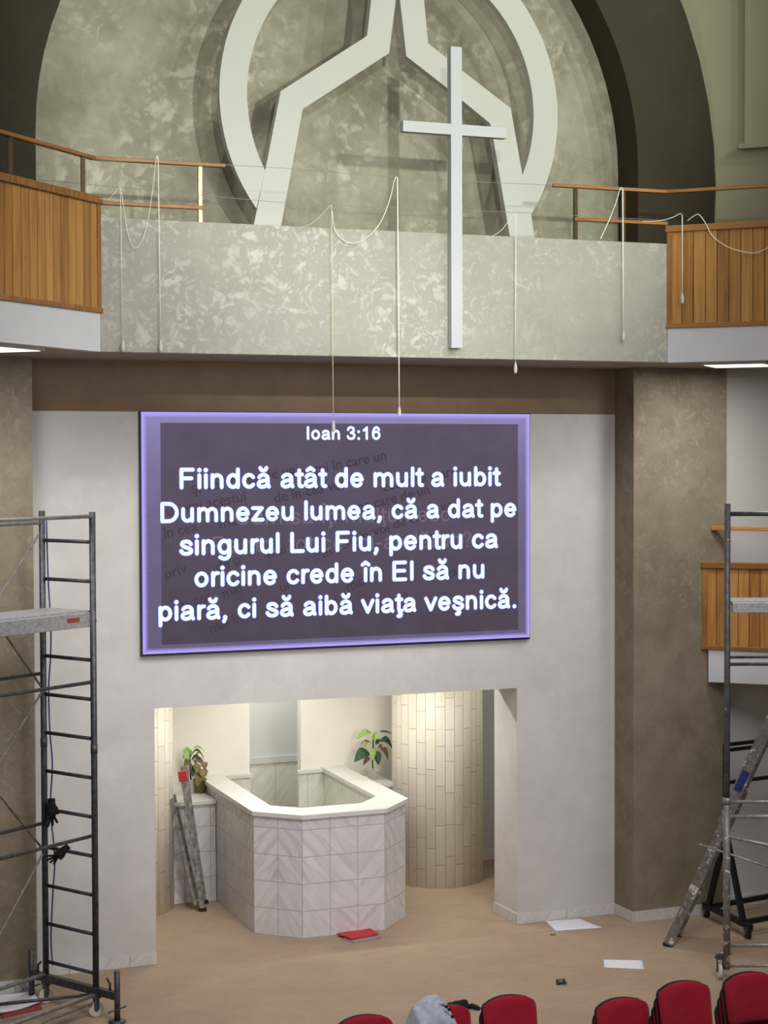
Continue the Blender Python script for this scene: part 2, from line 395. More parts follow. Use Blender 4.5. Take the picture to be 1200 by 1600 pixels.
struct(MB().box((5.95, -.22, 0), (11, .3, Z_S)), 'wall_right', 'white_wall')
# upper wing wall on the right, turned 45 degrees towards the hall
wa = Vector((5.72, -.30, 0)); wdv = Vector((1, -1, 0)).normalized(); wn = Vector((1, 1, 0)).normalized()
struct(MB().prism([wa-wdv*.7+Vector((0, 0, Z_S+.14)), wa+wdv*4+Vector((0, 0, Z_S+.14)), wa+wdv*4+Vector((0, 0, 11.6)), wa-wdv*.7+Vector((0, 0, 11.6))], wn*.3), 'wall_wing_right', 'grey_green_wall')
# blind panel and sill on that wing wall
q0 = at_plane(1170, 226, wa, wdv); q1 = at_plane(1157, 227, wa, wdv)
b = MB(); off = -wn
def wingrect(mb, s0, s1, z0, z1, d0, d1):
    P = [wa+wdv*s0, wa+wdv*s1]
    mb.prism([P[0]+off*d0+Vector((0, 0, z0)), P[1]+off*d0+Vector((0, 0, z0)), P[1]+off*d0+Vector((0, 0, z1)), P[0]+off*d0+Vector((0, 0, z1))], off*(d1-d0))
s0 = (q0-wa).dot(wdv); s1 = (q1-wa).dot(wdv)
wingrect(b, s0, s0+1.6, q0.z, 11.4, -.02, .035)
w1 = struct(b, 'window_1', 'grey_green_wall')
b = MB(); wingrect(b, s1, s0+1.7, q0.z-.05, q0.z, -.02, .09); b.build('window_sill', 'grey_green_wall', w1)
b = MB(); wingrect(b, s0-.035, s0, q0.z, 11.4, -.02, .05); b.build('window_frame', 'grey_green_wall', w1)

# baseboards of veined marble
bh = .115
struct(MB().box((-1.583, -.022, 0), (OX0+.0, 0, bh)), 'baseboard_left', 'marble_base')
b = MB(); b.box((OX1-.022, -.022, 0), (4.798, 0, bh)); b.box((OX1-.022, 0, 0), (OX1, JD, bh)); struct(b, 'baseboard_right', 'marble_base')
b = MB(); b.box((4.778, -.432, 0), (5.972, -.41, bh)); b.box((4.778, -.41, 0), (4.80, -.022, bh)); struct(b, 'baseboard_pier_right', 'marble_base')
b = MB(); b.box((-3.4, -.432, 0), (-1.563, -.41, bh)); b.box((-1.585, -.41, 0), (-1.563, -.022, bh)); struct(b, 'baseboard_pier_left', 'marble_base')
struct(MB().box((5.972, -.242, 0), (11, -.22, bh)), 'baseboard_wall_right', 'marble_base')

# balcony slab, stuccoed parapet
L = 4.0
b = MB().prism([(PX0, PY+.02, Z_S), (PX1, PY+.02, Z_S), (PX1+L, PY-L+.02, Z_S), (PX1+L+3, PY-L+.02, Z_S), (9, .02, Z_S), (-5, .02, Z_S), (PX0-L-3, PY-L+.02, Z_S), (PX0-L, PY-L+.02, Z_S)], (0, 0, .14))
struct(b, 'ceiling_underside', 'soffit')
b = MB().box((PX0, PY, Z_S-.004), (PX1, PY+.16, PZ1)); struct(b, 'wall_parapet', 'stucco_parapet', bevel=.006)

# ---- wooden wing balconies
WZ0, WZ1 = 6.277, 7.29
def wing(sx, label, o, WZ0, WZ1, ZF, LL, ins=0):
    d = Vector((sx, -1, 0)).normalized(); n = Vector((sx, 1, 0)).normalized()   # n points away from the hall
    root = thing('balcony_front', o+Vector((0, 0, ZF)), label, 'balcony front')
    def slab(mb, s0, s1, z0, z1, y0, y1):
        a = o+d*s0+n*y0; c = o+d*s1+n*y0
        mb.prism([a+Vector((0, 0, z0)), c+Vector((0, 0, z0)), c+Vector((0, 0, z1)), a+Vector((0, 0, z1))], n*(y1-y0))
    mb = MB(); w = .118; k = 0; s = 0.03
    mb = MB()
    while s < LL:
        a = o+d*s; c = o+d*(s+w-.007); i0 = len(mb.v)
        z0, z1 = WZ0+.03, WZ1-.06
        P = [a+Vector((0, 0, z0)), c+Vector((0, 0, z0)), c+Vector((0, 0, z1)), a+Vector((0, 0, z1))]
        q = mb.add(P+[p+n*.03 for p in P]); u0 = k*w+.003; u1 = u0+w-.008
        uv = [(u0, z0), (u1, z0), (u1, z1), (u0, z1)]
        mb.face([q, q+1, q+2, q+3], uv); mb.face([q+7, q+6, q+5, q+4], uv)
        for i, j in ((0, 1), (1, 2), (2, 3), (3, 0)): mb.face([q+j, q+i, q+4+i, q+4+j], [uv[j], uv[i], uv[i], uv[j]])
        s += w; k += 1
    mb.build('cladding', 'wood', root)
    mb = MB(); slab(mb, 0.0, LL, WZ0, WZ1-.02, .028, .05); mb.build('backing_panel', 'black_plastic', root)
    mb = MB(); slab(mb, -.02, LL, WZ1-.065, WZ1, -.028, .10); mb.build('cap_rail', 'wood_rail', root, bevel=.006)
    mb = MB(); slab(mb, -.02, LL, WZ0-.01, WZ0+.035, -.02, .05); mb.build('base_trim', 'wood_rail', root, bevel=.005)
    mb = MB(); slab(mb, -.005, .05, WZ0, WZ1-.03, -.012, .05); mb.build('end_post', 'wood_rail', root)
    mb = MB(); slab(mb, ins, LL, ZF-.004, WZ0, .0, .12); mb.build('fascia', 'white_fascia', root)
    return o, d, n
oL, dL, nL = wing(-1, 'vertical-board wooden balcony front with white fascia, upper left of the photo', Vector((PX0, PY, 0)), WZ0, WZ1, Z_S, 4.2)
oR, dR, nR = wing(1, 'vertical-board wooden balcony front with white fascia, upper right above the brown pier', Vector((PX1, PY, 0)), WZ0, WZ1, Z_S, 4.2)

# middle balcony landing against the right-hand pier
oM = Vector((5.655, -.415, 0))
wing(1, 'lower wooden balcony front with white fascia behind the right scaffold tower', oM, 2.904, 3.842, 2.547, 3.6, .06)
struct(MB().prism([oM+Vector((.17, 0, 2.55)), oM+dR*3.5+nR*.12+Vector((0, 0, 2.55)), Vector((10.5, -2.8, 2.55)), Vector((10.5, -.222, 2.55)), Vector((5.98, -.222, 2.55)), Vector((5.98, -.415, 2.55))], (0, 0, .3)), 'ceiling_landing', 'soffit')

# ---- niche behind the opening
NC, YB = 2.95, 3.0
struct(MB().box((-1.4, JD, NC), (5.6, 5.2, NC+.12)), 'ceiling', 'cream_wall')
b = MB(); b.box((-1.4, YB, 0), (1.60, YB+.12, NC)); struct(b, 'wall_niche_left', 'cream_wall')
b = MB(); b.box((2.235, YB, 0), (4.25, YB+.12, NC)); struct(b, 'wall_niche_right', 'cream_wall')
struct(MB().box((4.25, YB-.05, 0), (5.4, YB+.12, NC)), 'wall_niche_passage', 'grey_wall')
struct(MB().box((4.25, YB-.07, 0), (5.4, YB-.05, .12)), 'baseboard_niche', 'white_wall')
struct(MB().box((5.3, JD, 0), (5.45, YB-.05, NC)), 'wall_niche_side_right', 'cream_wall')
struct(MB().box((-1.55, JD, 0), (-1.4, YB+.12, NC)), 'wall_niche_side_left', 'cream_wall')
b = MB(); b.box((.6, 4.2, 1.25), (3.6, 4.35, NC)); struct(b, 'wall_pool_room', 'grey_wall')
b = MB(); b.box((.6, 4.18, 0), (3.6, 4.35, 1.17)); struct(b, 'wall_pool_room_tiles', 'marble_pool')
struct(MB().box((.6, 4.165, 1.17), (3.6, 4.35, 1.25)), 'trim_1', 'grey_wall')
for nm, x in (('wall_pool_room_left', .5), ('wall_pool_room_right', 3.6)): struct(MB().box((x, YB+.12, 0), (x+.1, 4.35, NC)), nm, 'grey_wall')

# ================================================================== emblem, cross
EY, ET = -.58, .09
def E(x, y): return at_y(x, y, EY)
em = thing('emblem', (2.03, EY, 6.9), 'large white cut-out emblem of a ring around peaked angular strokes, on upper wall', 'emblem')
def ring_arc(oc, orr_, ic, irr, a0, a1, n=48):
    o_ = [(oc[0]+orr_*math.cos(a0+(a1-a0)*k/n), EY, oc[1]+orr_*math.sin(a0+(a1-a0)*k/n)) for k in range(n+1)]
    i_ = [(ic[0]+irr*math.cos(a0+(a1-a0)*k/n), EY, ic[1]+irr*math.sin(a0+(a1-a0)*k/n)) for k in range(n+1)]
    return o_+i_[::-1]
def ring2(c, R_, r_, ao, ai, y, n=72):
    o_ = [(c[0]+R_*math.cos(math.radians(ao[0]+(ao[1]-ao[0])*k/n)), y, c[1]+R_*math.sin(math.radians(ao[0]+(ao[1]-ao[0])*k/n))) for k in range(n+1)]
    i_ = [(c[0]+r_*math.cos(math.radians(ai[0]+(ai[1]-ai[0])*k/n)), y, c[1]+r_*math.sin(math.radians(ai[0]+(ai[1]-ai[0])*k/n))) for k in range(n+1)]
    mb = MB(); A = mb.add(o_); B = mb.add([(p[0], y+ET, p[2]) for p in o_]); A2 = mb.add(i_); B2 = mb.add([(p[0], y+ET, p[2]) for p in i_])
    for k in range(n):
        mb.face([A+k, A+k+1, A2+k+1, A2+k]); mb.face([B+k, B2+k, B2+k+1, B+k+1])
        mb.face([A+k, B+k, B+k+1, A+k+1], None, 0, False); mb.face([A2+k, A2+k+1, B2+k+1, B2+k])
    for k in (0, n): mb.face([A+k, A2+k, B2+k, B+k])
    return mb
ring2((2.002, 8.469), 1.808, 1.532, (-36, 217), (-27, 208), EY+.003).build('ring', 'white_paint', em)
ls = [(580, 0), (573.6, 56), (438.6, 142.5), (419, 244), (391, 378), (434.5, 378), (473, 170.6), (608, 83), (618.5, 0), (629, -110), (590, -110)]
MB().prism([E(*p) for p in ls], (0, ET, 0)).build('peaked_stroke', 'white_paint', em)
rs = [(625, 0), (635, 88), (698, 137), (766, 193), (771, 217.5), (799.5, 386), (837.5, 386), (829.6, 332), (816, 272), (798, 169), (720.6, 109), (669, 67.5), (662.5, 0), (652, -110), (613, -110)]
MB().prism([E(*p) for p in rs], (0, ET, 0)).build('peaked_stroke', 'white_paint', em)

cr = thing('cross', (2.25, PY, 6.02), 'tall white wall cross mounted in front of the stuccoed parapet', 'cross')
def X_(x, y): return at_y(x, y, PY-.09)
a, c_ = X_(704.5, 72), X_(722, 544); xl = a.x; wv = .115
MB().box((xl, PY-.09, c_.z), (xl+wv, PY-.002, a.z)).build('upright', 'white_cross', cr, bevel=.003)
a, c_ = X_(630, 187), X_(792, 217)
MB().box((a.x, PY-.088, c_.z+.004), (c_.x, PY-.004, a.z-.004)).build('crossbar', 'white_cross', cr, bevel=.003)

# ================================================================== screen with the projected verse
scr = thing('projection_screen', (SX+SW_/2, -.06, SZT-SH_), 'large lit screen with violet rim and Romanian verse on the stage wall', 'screen')
MB().box((SX-.012, -.055, SZT-SH_-.022), (SX+SW_+.006, 0, SZT+.006)).build('frame', 'black_metal', scr)
mb = MB(); n = mb.add([(SX, -.06, SZT-SH_), (SX+SW_, -.06, SZT-SH_), (SX+SW_, -.06, SZT), (SX, -.06, SZT)]+[(SX, -.054, SZT-SH_), (SX+SW_, -.054, SZT-SH_), (SX+SW_, -.054, SZT), (SX, -.054, SZT)])
q = [(0, 0), (SW_, 0), (SW_, SH_), (0, SH_)]
mb.face([n, n+1, n+2, n+3], q); mb.face([n+7, n+6, n+5, n+4], q[::-1])
for i in range(4): j = (i+1) % 4; mb.face([n+i, n+4+i, n+4+j, n+j], [q[i], q[i], q[j], q[j]])
mb.build('picture', 'projected_image', scr)
# --- rounded monoline lettering: every glyph is a few centre lines, cap height 1
def A_(cx, cy, rx, ry, a0, a1, n=14): return [(cx+rx*math.cos(math.radians(a0+(a1-a0)*k/n)), cy+ry*math.sin(math.radians(a0+(a1-a0)*k/n))) for k in range(n+1)]
def S_(*p): return [(v.x, v.y) for v in catmull([(a, c, 0) for a, c in p], 5)]
Y0, YX, YC = .075, .655, .925; YM, RY_ = (Y0+YX)/2, (YX-Y0)/2
def arch(x0, x1): return S_((x0, .43), (x0+.05, .56), ((x0+x1)/2+.0, YX), (x1-.05, .575), (x1, .42))+[(x1, Y0)]
_a = [A_(.375, .475, .215, .18, 160, 0)+[(.59, .20), (.645, Y0)], S_((.59, .41), (.36, .365), (.19, .31), (.135, .20), (.20, .095), (.33, .07), (.48, .115), (.59, .24))]
_i = [[(.155, Y0), (.155, YX)]]; _s = [S_((.57, .525), (.49, .625), (.35, YX), (.20, .62), (.155, .51), (.25, .42), (.43, .345), (.565, .27), (.575, .16), (.48, .09), (.34, Y0), (.19, .11), (.115, .215))]
_t = [[(.20, .86), (.20, .19)]+S_((.20, .19), (.235, .09), (.35, .08))[1:], [(.065, YX), (.345, YX)]]
GL = {
 'o': (.777, [A_(.385, YM, .25, RY_, 90, 450, 24)]), 'c': (.698, [A_(.375, YM, .25, RY_, 38, 322, 20)]), 'e': (.777, [[(.14, YM+.01), (.635, YM+.01)], A_(.385, YM, .25, RY_, 2, 320, 20)]),
 'a': (.777, _a), 'd': (.777, [A_(.37, YM, .235, RY_, 0, 360, 24), [(.61, Y0), (.61, YC)]]), 'b': (.777, [A_(.40, YM, .235, RY_, 0, 360, 24), [(.16, Y0), (.16, YC)]]),
 'p': (.777, [A_(.40, YM, .235, RY_, 0, 360, 24), [(.16, -.20), (.16, YX)]]), 'g': (.777, [A_(.37, YM, .235, RY_, 0, 360, 24), S_((.61, YX), (.61, .3), (.61, .0), (.52, -.16), (.35, -.205), (.17, -.13))]),
 'n': (.777, [[(.16, Y0), (.16, YX)], arch(.16, .60)]), 'h': (.777, [[(.16, Y0), (.16, YC)], arch(.16, .60)]), 'm': (1.163, [[(.16, Y0), (.16, YX)], arch(.16, .58), arch(.58, 1.0)]),
 'u': (.777, [[(.60, Y0), (.60, YX)], [(.16, YX)]+S_((.16, .31), (.21, .155), (.37, Y0), (.55, .17), (.60, .30))]), 'r': (.465, [[(.16, Y0), (.16, YX)], S_((.16, .40), (.21, .56), (.30, .64), (.40, .65))]),
 'i': (.31, _i+[[(.155, .90)]]), 'ı': (.31, _i), 'l': (.31, [[(.155, Y0), (.155, YC)]]), 't': (.388, _t), 's': (.698, _s), 'v': (.698, [[(.09, YX), (.35, Y0), (.61, YX)]]), 'z': (.698, [[(.11, YX), (.56, YX), (.11, Y0), (.60, Y0)]]),
 'F': (.853, [[(.16, Y0), (.16, YC), (.70, YC)], [(.16, .51), (.63, .51)]]), 'E': (.93, [[(.75, Y0), (.16, Y0), (.16, YC), (.74, YC)], [(.16, .51), (.70, .51)]]), 'L': (.777, [[(.16, YC), (.16, Y0), (.69, Y0)]]), 'I': (.388, [[(.19, Y0), (.19, YC)]]),
 'D': (1.008, [[(.40, Y0), (.16, Y0), (.16, YC), (.40, YC)]+A_(.46, .5, .405, .425, 80, -80, 16)+[(.40, Y0)]]), 'P': (.93, [[(.16, Y0), (.16, YC), (.5, YC)]+A_(.56, .69, .22, .235, 80, -80, 10)+[(.16, .455)]]), 'C': (1.008, [A_(.50, .5, .38, .425, 40, 320, 22)]),
 '1': (.777, [S_((.20, .70), (.34, .79), (.43, .92))+[(.43, Y0)]]), '3': (.777, [S_((.15, .75), (.22, .88), (.37, YC), (.55, .85), (.56, .64), (.37, .52)), S_((.37, .52), (.58, .44), (.63, .28), (.55, .12), (.37, Y0), (.20, .12), (.13, .25))]),
 '6': (.777, [S_((.60, .75), (.52, .88), (.39, YC), (.22, .80), (.145, .5), (.15, .34)), A_(.39, .34, .24, .265, 0, 360, 22)]),
 ',': (.388, [[(.19, Y0+.01)], [(.20, Y0), (.19, .0), (.13, -.12)]]), '.': (.388, [[(.19, Y0+.01)]]), ':': (.388, [[(.19, Y0+.01)], [(.19, .60)]]), '-': (.465, [[(.08, .36), (.38, .36)]]), ' ': (.388, []),
 '?': (.777, [S_((.16, .72), (.24, .88), (.40, YC), (.58, .82), (.57, .65), (.42, .49), (.39, .32)), [(.39, Y0+.01)]])}
def acc(x, k): return {'breve': S_((x-.15, .99), (x-.10, .895), (x, .865), (x+.10, .895), (x+.15, .99)), 'hat': [(x-.16, .86), (x, .98), (x+.16, .86)], 'ced': S_((x, Y0), (x+.01, -.04), (x+.08, -.10), (x+.03, -.20), (x-.08, -.19))}[k]
for ch, ba, x, k in (('ă', 'a', .375, 'breve'), ('â', 'a', .375, 'hat'), ('î', 'ı', .155, 'hat'), ('ţ', 't', .24, 'ced'), ('ş', 's', .35, 'ced'), ('Î', 'I', .19, 'hat')):
    ac = acc(x, k)
    if ch == 'Î': ac = [(a, c+.24) for a, c in ac]
    GL[ch] = (GL[ba][0], GL[ba][1]+[ac])
def stroke_text(name, s, mat, x0, x1, zb, y, parent, w=.188, grow=0.0, asp=.96):
    """rounded lettering between x0 and x1 on baseline zb, flat on the screen"""
    tot = sum(GL[c][0] for c in s); side = .08
    k = (x1-x0)/(tot-2*side+.0); kz = k*asp; r = w/2+grow; mb = MB(); pen = -side
    def P(q): return (x0+(pen+q[0])*k, y, zb+q[1]*kz)
    def disc(q, n=14, rr_=None):
        R_ = rr_ or r; i = mb.add([P((q[0]+R_*math.cos(2*math.pi*m/n), q[1]+R_*math.sin(2*math.pi*m/n))) for m in range(n)]); mb.face([i+m for m in range(n)])
    for c in s:
        adv, strokes = GL[c]
        for st in strokes:
            if len(st) == 1: disc(st[0], 16, r*1.16); continue
            pts = [st[0]]+[q for p_, q in zip(st, st[1:]) if math.hypot(q[0]-p_[0], q[1]-p_[1]) > 1e-4]
            disc(pts[0]); disc(pts[-1])
            for i in range(len(pts)-1):
                a, b_ = pts[i], pts[i+1]; dx, dy = b_[0]-a[0], b_[1]-a[1]; l_ = math.hypot(dx, dy); nx, ny = -dy/l_*r, dx/l_*r
                q = mb.add([P((a[0]-nx, a[1]-ny)), P((b_[0]-nx, b_[1]-ny)), P((b_[0]+nx, b_[1]+ny)), P((a[0]+nx, a[1]+ny))]); mb.face([q, q+1, q+2, q+3])
                if i: disc(a, 12)
        pen += adv
    return mb.build(name, mat, parent)
def text_obj(name, s, mat, x0, x1, zb, y, parent, bold=.02, ext=.002, rot=0, size=None, asp=None):
    """a line of lettering as a thin mesh: left edge x0, right edge x1, baseline zb"""
    cu = bpy.data.curves.new('lettering', 'FONT'); cu.body = s; cu.size = 1; cu.offset = bold; cu.extrude = .005; cu.resolution_u = 6
    tmp = bpy.data.objects.new('lettering', cu); C.objects.link(tmp)
    me = bpy.data.meshes.new_from_object(tmp.evaluated_get(bpy.context.evaluated_depsgraph_get())); bpy.data.objects.remove(tmp)
    xs = [v.co.x for v in me.vertices]; lo, hi = min(xs), max(xs)
    sc_ = size if size else (x1-x0)/(hi-lo); sz = sc_*(asp or 1)
    cr_, sr_ = math.cos(rot), math.sin(rot)
    for v in me.vertices:
        u, w = (v.co.x-lo)*sc_, v.co.y*sz
        v.co = Vector((u*cr_-w*sr_, -v.co.z*ext/.005, u*sr_+w*cr_))
    me.name = name; me.materials.clear(); me.materials.append(M[mat])
    ob = bpy.data.objects.new(name, me); C.objects.link(ob); ob.parent = parent; ob.location = Vector((x0, y, zb))-parent.location
    return ob, sc_
verse = [('Ioan 3:16', 479, 594, 687.5, 686.5), ('Fiindcă atât de mult a iubit', 281, 779, 764, 759.5), ('Dumnezeu lumea, că a dat pe', 251, 806, 816.5, 808),
         ('singurul Lui Fiu, pentru ca', 282, 777, 867.5, 856.5), ('oricine crede în El să nu', 305, 757, 917, 904), ('piară, ci să aibă viaţa veşnică.', 248, 807, 969.5, 951)]
for s, xa, xb, ya, yb in verse:
    A, B_ = at_y(xa, ya, -.066), at_y(xb, yb, -.066); zb = (A.z+B_.z)/2
    stroke_text('text_line', s, 'text_white', A.x, B_.x, zb, -.0665, scr)
    stroke_text('text_outline', s, 'text_halo', A.x, B_.x, zb, -.0628, scr, .188, .030)
for s, xa, xb, y_ in (('Cum să Îţi mulţumesc', 368, 702, 820), ('Pentru tot ce mi-ai dăruit?', 332, 738, 862)):
    A, B_ = at_y(xa, y_+1, -.062), at_y(xb, y_-5, -.062)
    stroke_text('text_ghost', s, 'text_ghost', A.x, B_.x, (A.z+B_.z)/2, -.0618, scr, .12)
# slanted book print showing faintly through the picture
frag = [('şi voi în cea de un', 300, 772, .17), ('acestui în care un', 455, 748, .18), ('ceea voi mare', 600, 768, .2), ('un voi acestui', 262, 806, .17), ('de în cea voi', 430, 786, .19), ('ne care de un', 560, 800, .22),
        ('în cea', 255, 842, .2), ('mare voi', 345, 826, .2), ('voi de care', 585, 838, .3), ('de p', 340, 893, .3), ('mai un', 420, 873, .32), ('în schem', 505, 872, .36), ('de un', 640, 862, .4),
        ('priv', 260, 905, .28), ('mai', 350, 935, .32), ('un în', 440, 925, .36), ('mare', 545, 925, .42), ('în cea', 280, 955, .3), ('de voi', 480, 965, .36), ('nu cea', 590, 958, .4), ('care', 700, 905, .42), ('mai în', 330, 990, .33), ('voi', 690, 800, .25)]
for s, px, py, rot in frag:
    A = at_y(px, py, -.062); text_obj('text_print', s, 'text_print', A.x, 0, A.z, -.0612, scr, .012, .0004, rot, .15)

# ================================================================== niche furniture
def tiled_column(name, c, r, label):
    ob = MB().lathe([(r, 0), (r, NC)], (c[0], c[1], 0), 22).build(name, 'marble_column', loc=(c[0], c[1], 0)); return tag(ob, label, 'column')
tiled_column('column', (3.70, 2.30), .54, 'round column clad in marble strips right of the baptistery pool')
tiled_column('column', (-.08, 2.33), .55, 'round column clad in marble strips at the left edge of the niche, behind the small ladder')
def ledge(x0, x1, y0, label, side):
    root = thing('marble_ledge', ((x0+x1)/2, y0, 0), label, 'ledge')
    MB().box((x0, y0, 0), (x1, YB-.002, 1.10)).build('base', 'marble_tile', root)
    MB().box((x0, y0-.03, 1.10), (x1, YB-.002, 1.145)).build('slab', 'marble_white', root, bevel=.004)
ledge(.45, .955, 2.25, 'low tiled marble ledge carrying the drooping plants, left of the pool', -1)
ledge(2.73, 3.22, 2.45, 'low tiled marble ledge carrying the potted plant, right of the pool', 1)

pool = thing('baptistery_pool', (1.78, 1.6, 0), 'raised marble-tiled baptistery pool with broad white rim in the lit niche', 'baptistery pool')
RZ = 1.29
outp = [(.985, YB-.003), (.916, .738), (1.313, .335), (2.235, .335), (2.653, .775), (2.735, YB-.003)]
inn = [(1.215, YB-.003), (1.15, .92), (1.43, .665), (2.12, .665), (2.42, .97), (2.52, YB-.003)]
mb = MB(); acc = 0
# outer skin, tile grid restarted on each panel so joints meet the corners
for i in range(5):
    a, c_ = Vector(outp[i]+(0,)), Vector(outp[i+1]+(0,)); d = (c_-a).length
    tw = .298; nt = max(1, round(d/tw)); f = nt*tw/d
    st = {0: 0, 1: .894, 2: 0, 3: 1.192, 4: 0}[i]
    t1 = Vector((0, 0, RZ-.045)); n = mb.add([a, c_, c_+t1, a+t1]); mb.face([n, n+1, n+2, n+3], [(st, .0), (st+d*f, .0), (st+d*f, RZ-.045), (st, RZ-.045)])
for i in range(5):
    a, c_ = Vector(inn[i]+(.25,)), Vector(inn[i+1]+(.25,)); d = (c_-a).length; t1 = Vector((0, 0, RZ-.045-.25))
    n = mb.add([a, c_, c_+t1, a+t1]); mb.face([n+3, n+2, n+1, n], [(0, RZ), (d, RZ), (d, .25), (0, .25)], 1)
n = mb.add([(x, y, .25) for x, y in inn]); mb.face([n+i for i in range(6)], None, 1)
for i in range(5):
    o0, o1, i0, i1 = outp[i], outp[i+1], inn[i], inn[i+1]; z = RZ-.045
    n = mb.add([o0+(z,), o1+(z,), i1+(z,), i0+(z,)]); mb.face([n, n+1, n+2, n+3])
mb.build('basin', ['marble_tile', 'marble_pool'], pool)
def offs(poly, dd, c=(1.78, 1.7)):
    out = []
    for i, p in enumerate(poly):
        if i in (0, 5): out.append((p[0]+(dd if p[0] > c[0] else -dd), p[1])); continue
        v = Vector((p[0]-c[0], p[1]-c[1])); v.normalize(); out.append((p[0]+v.x*dd*1.1, p[1]+v.y*dd*1.1))
    return out
oo, ii = offs(outp, .03), offs(inn, -.03); mb = MB(); z0, z1 = RZ-.045, RZ
for i in range(5):
    for P, Q in (((oo[i], oo[i+1]), None), ((ii[i+1], ii[i]), None)):
        n = mb.add([P[0]+(z0,), P[1]+(z0,), P[1]+(z1,), P[0]+(z1,)]); mb.face([n, n+1, n+2, n+3])
    for z, fl in ((z1, 0), (z0, 1)):
        n = mb.add([oo[i]+(z,), oo[i+1]+(z,), ii[i+1]+(z,), ii[i]+(z,)]); mb.face([n, n+1, n+2, n+3] if not fl else [n+3, n+2, n+1, n])
mb.build('rim', 'marble_white', pool)
# tile band where the pool meets the two cream walls
MB().box((1.22, YB-.03, .25), (1.60, YB-.004, 1.235)).build('back_panel', 'marble_pool', pool)
MB().box((2.20, YB-.03, .25), (2.52, YB-.004, 1.235)).build('back_panel', 'marble_pool', pool)
MB().box((1.05, YB-.06, 1.235), (1.62, YB-.004, 1.275)).build('back_trim', 'marble_white', pool)
MB().box((2.18, YB-.06, 1.235), (2.62, YB-.004, 1.275)).build('back_trim', 'marble_white', pool)

# light of the niche: fluorescent fittings on its ceiling, hidden behind the lintel, the last two added as fill
def niche_lamp(x, w, power, label, y0=1.05):
    root = thing('ceiling_light', (x, y0, NC-.06), label, 'lamp')
    MB().box((x-w/2, y0-.08, NC-.06), (x+w/2, y0+.08, NC-.001)).build('housing', 'white_paint', root)
    MB().box((x-w/2+.03, y0-.05, NC-.075), (x+w/2-.03, y0+.05, NC-.061)).build('tube_cover', 'tube_glow', root)
    l = lamp('tube_light', 'AREA', (0, 0, -.03), power, (1, .97, .90), w*.9, .08); l.parent = root; l.location = (0, 0, -.03)
niche_lamp(.9, 1.2, 20, 'fluorescent ceiling fitting on the left of the niche ceiling')
niche_lamp(2.7, 1.2, 22, 'fluorescent ceiling fitting on the right of the niche ceiling')
niche_lamp(1.9, 1.0, 10, 'fluorescent ceiling fitting near the back wall of the niche', 2.55)
niche_lamp(4.75, .5, 4, 'added unseen fill light in the narrow passage beside the right column', 1.6)  # added to lift the dark gap next to the column
niche_lamp(2.0, .9, 17, 'added unseen fill light in the small room behind the pool', 3.6)  # added to brighten the room seen through the wall gap

# ---- plants
def leaf(parent, b, t, w, mat, sag=.03, face=(0, -1, .35), fold=.25):
    """curved blade from base b to tip t, folded along the midrib"""
    b, t = Vector(b), Vector(t); d = t-b; L = d.length; fz = Vector(face).normalized()
    side = d.cross(fz).normalized(); nrm = side.cross(d).normalized(); mb = MB(); n = 9; rows = []
    for i in range(n+1):
        s = i/n; p = b+d*s+Vector((0, 0, sag*math.sin(math.pi*s)))
        ww = w/2*(math.sin(math.pi*min(1, s**.8))**.8 if 0 < s < 1 else .02)
        rows.append(mb.add([p-side*ww+nrm*ww*fold, p-side*ww*.5+nrm*ww*fold*.35, p, p+side*ww*.5+nrm*ww*fold*.35, p+side*ww+nrm*ww*fold]))
    for i in range(n):
        for k in range(4): mb.face([rows[i]+k, rows[i]+k+1, rows[i+1]+k+1, rows[i+1]+k], None, 0, True)
    o = mb.build('leaf', mat, parent); so = o.modifiers.new('thickness', 'SOLIDIFY'); so.thickness = .0025
    return o
def pot(parent, x, y, z, r, h, mat):
    MB().lathe([(r*.72, 0), (r*.97, h*.93), (r*1.03, h*.93), (r*1.03, h), (r*.9, h), (r*.88, h*.88)], (x, y, z), 24).build('pot', mat, parent)
    MB().lathe([(0.0, h*.88), (r*.88, h*.88)], (x, y, z), 20).build('soil', 'soil', parent)
pz = 1.146
pb = at_y(582.5, 1216, 2.74); pp = thing('potted_plant', (pb.x, 2.74, pz), 'leafy green plant in a white pot on the right marble ledge', 'plant')
pot(pp, pb.x, 2.74, pz, .068, .115, 'pot_white')
YP = 2.74
def PR(zx, zy, dy=0): return at_y(540+zx/12, 1130+zy/12, YP+dy)
MB().tube(catmull([PR(510, 850), PR(505, 700), PR(515, 480), PR(520, 250)]), [.012, .011, .009, .006]*6+[.006] if 0 else .009, 6).build('stem', 'stem', pp)
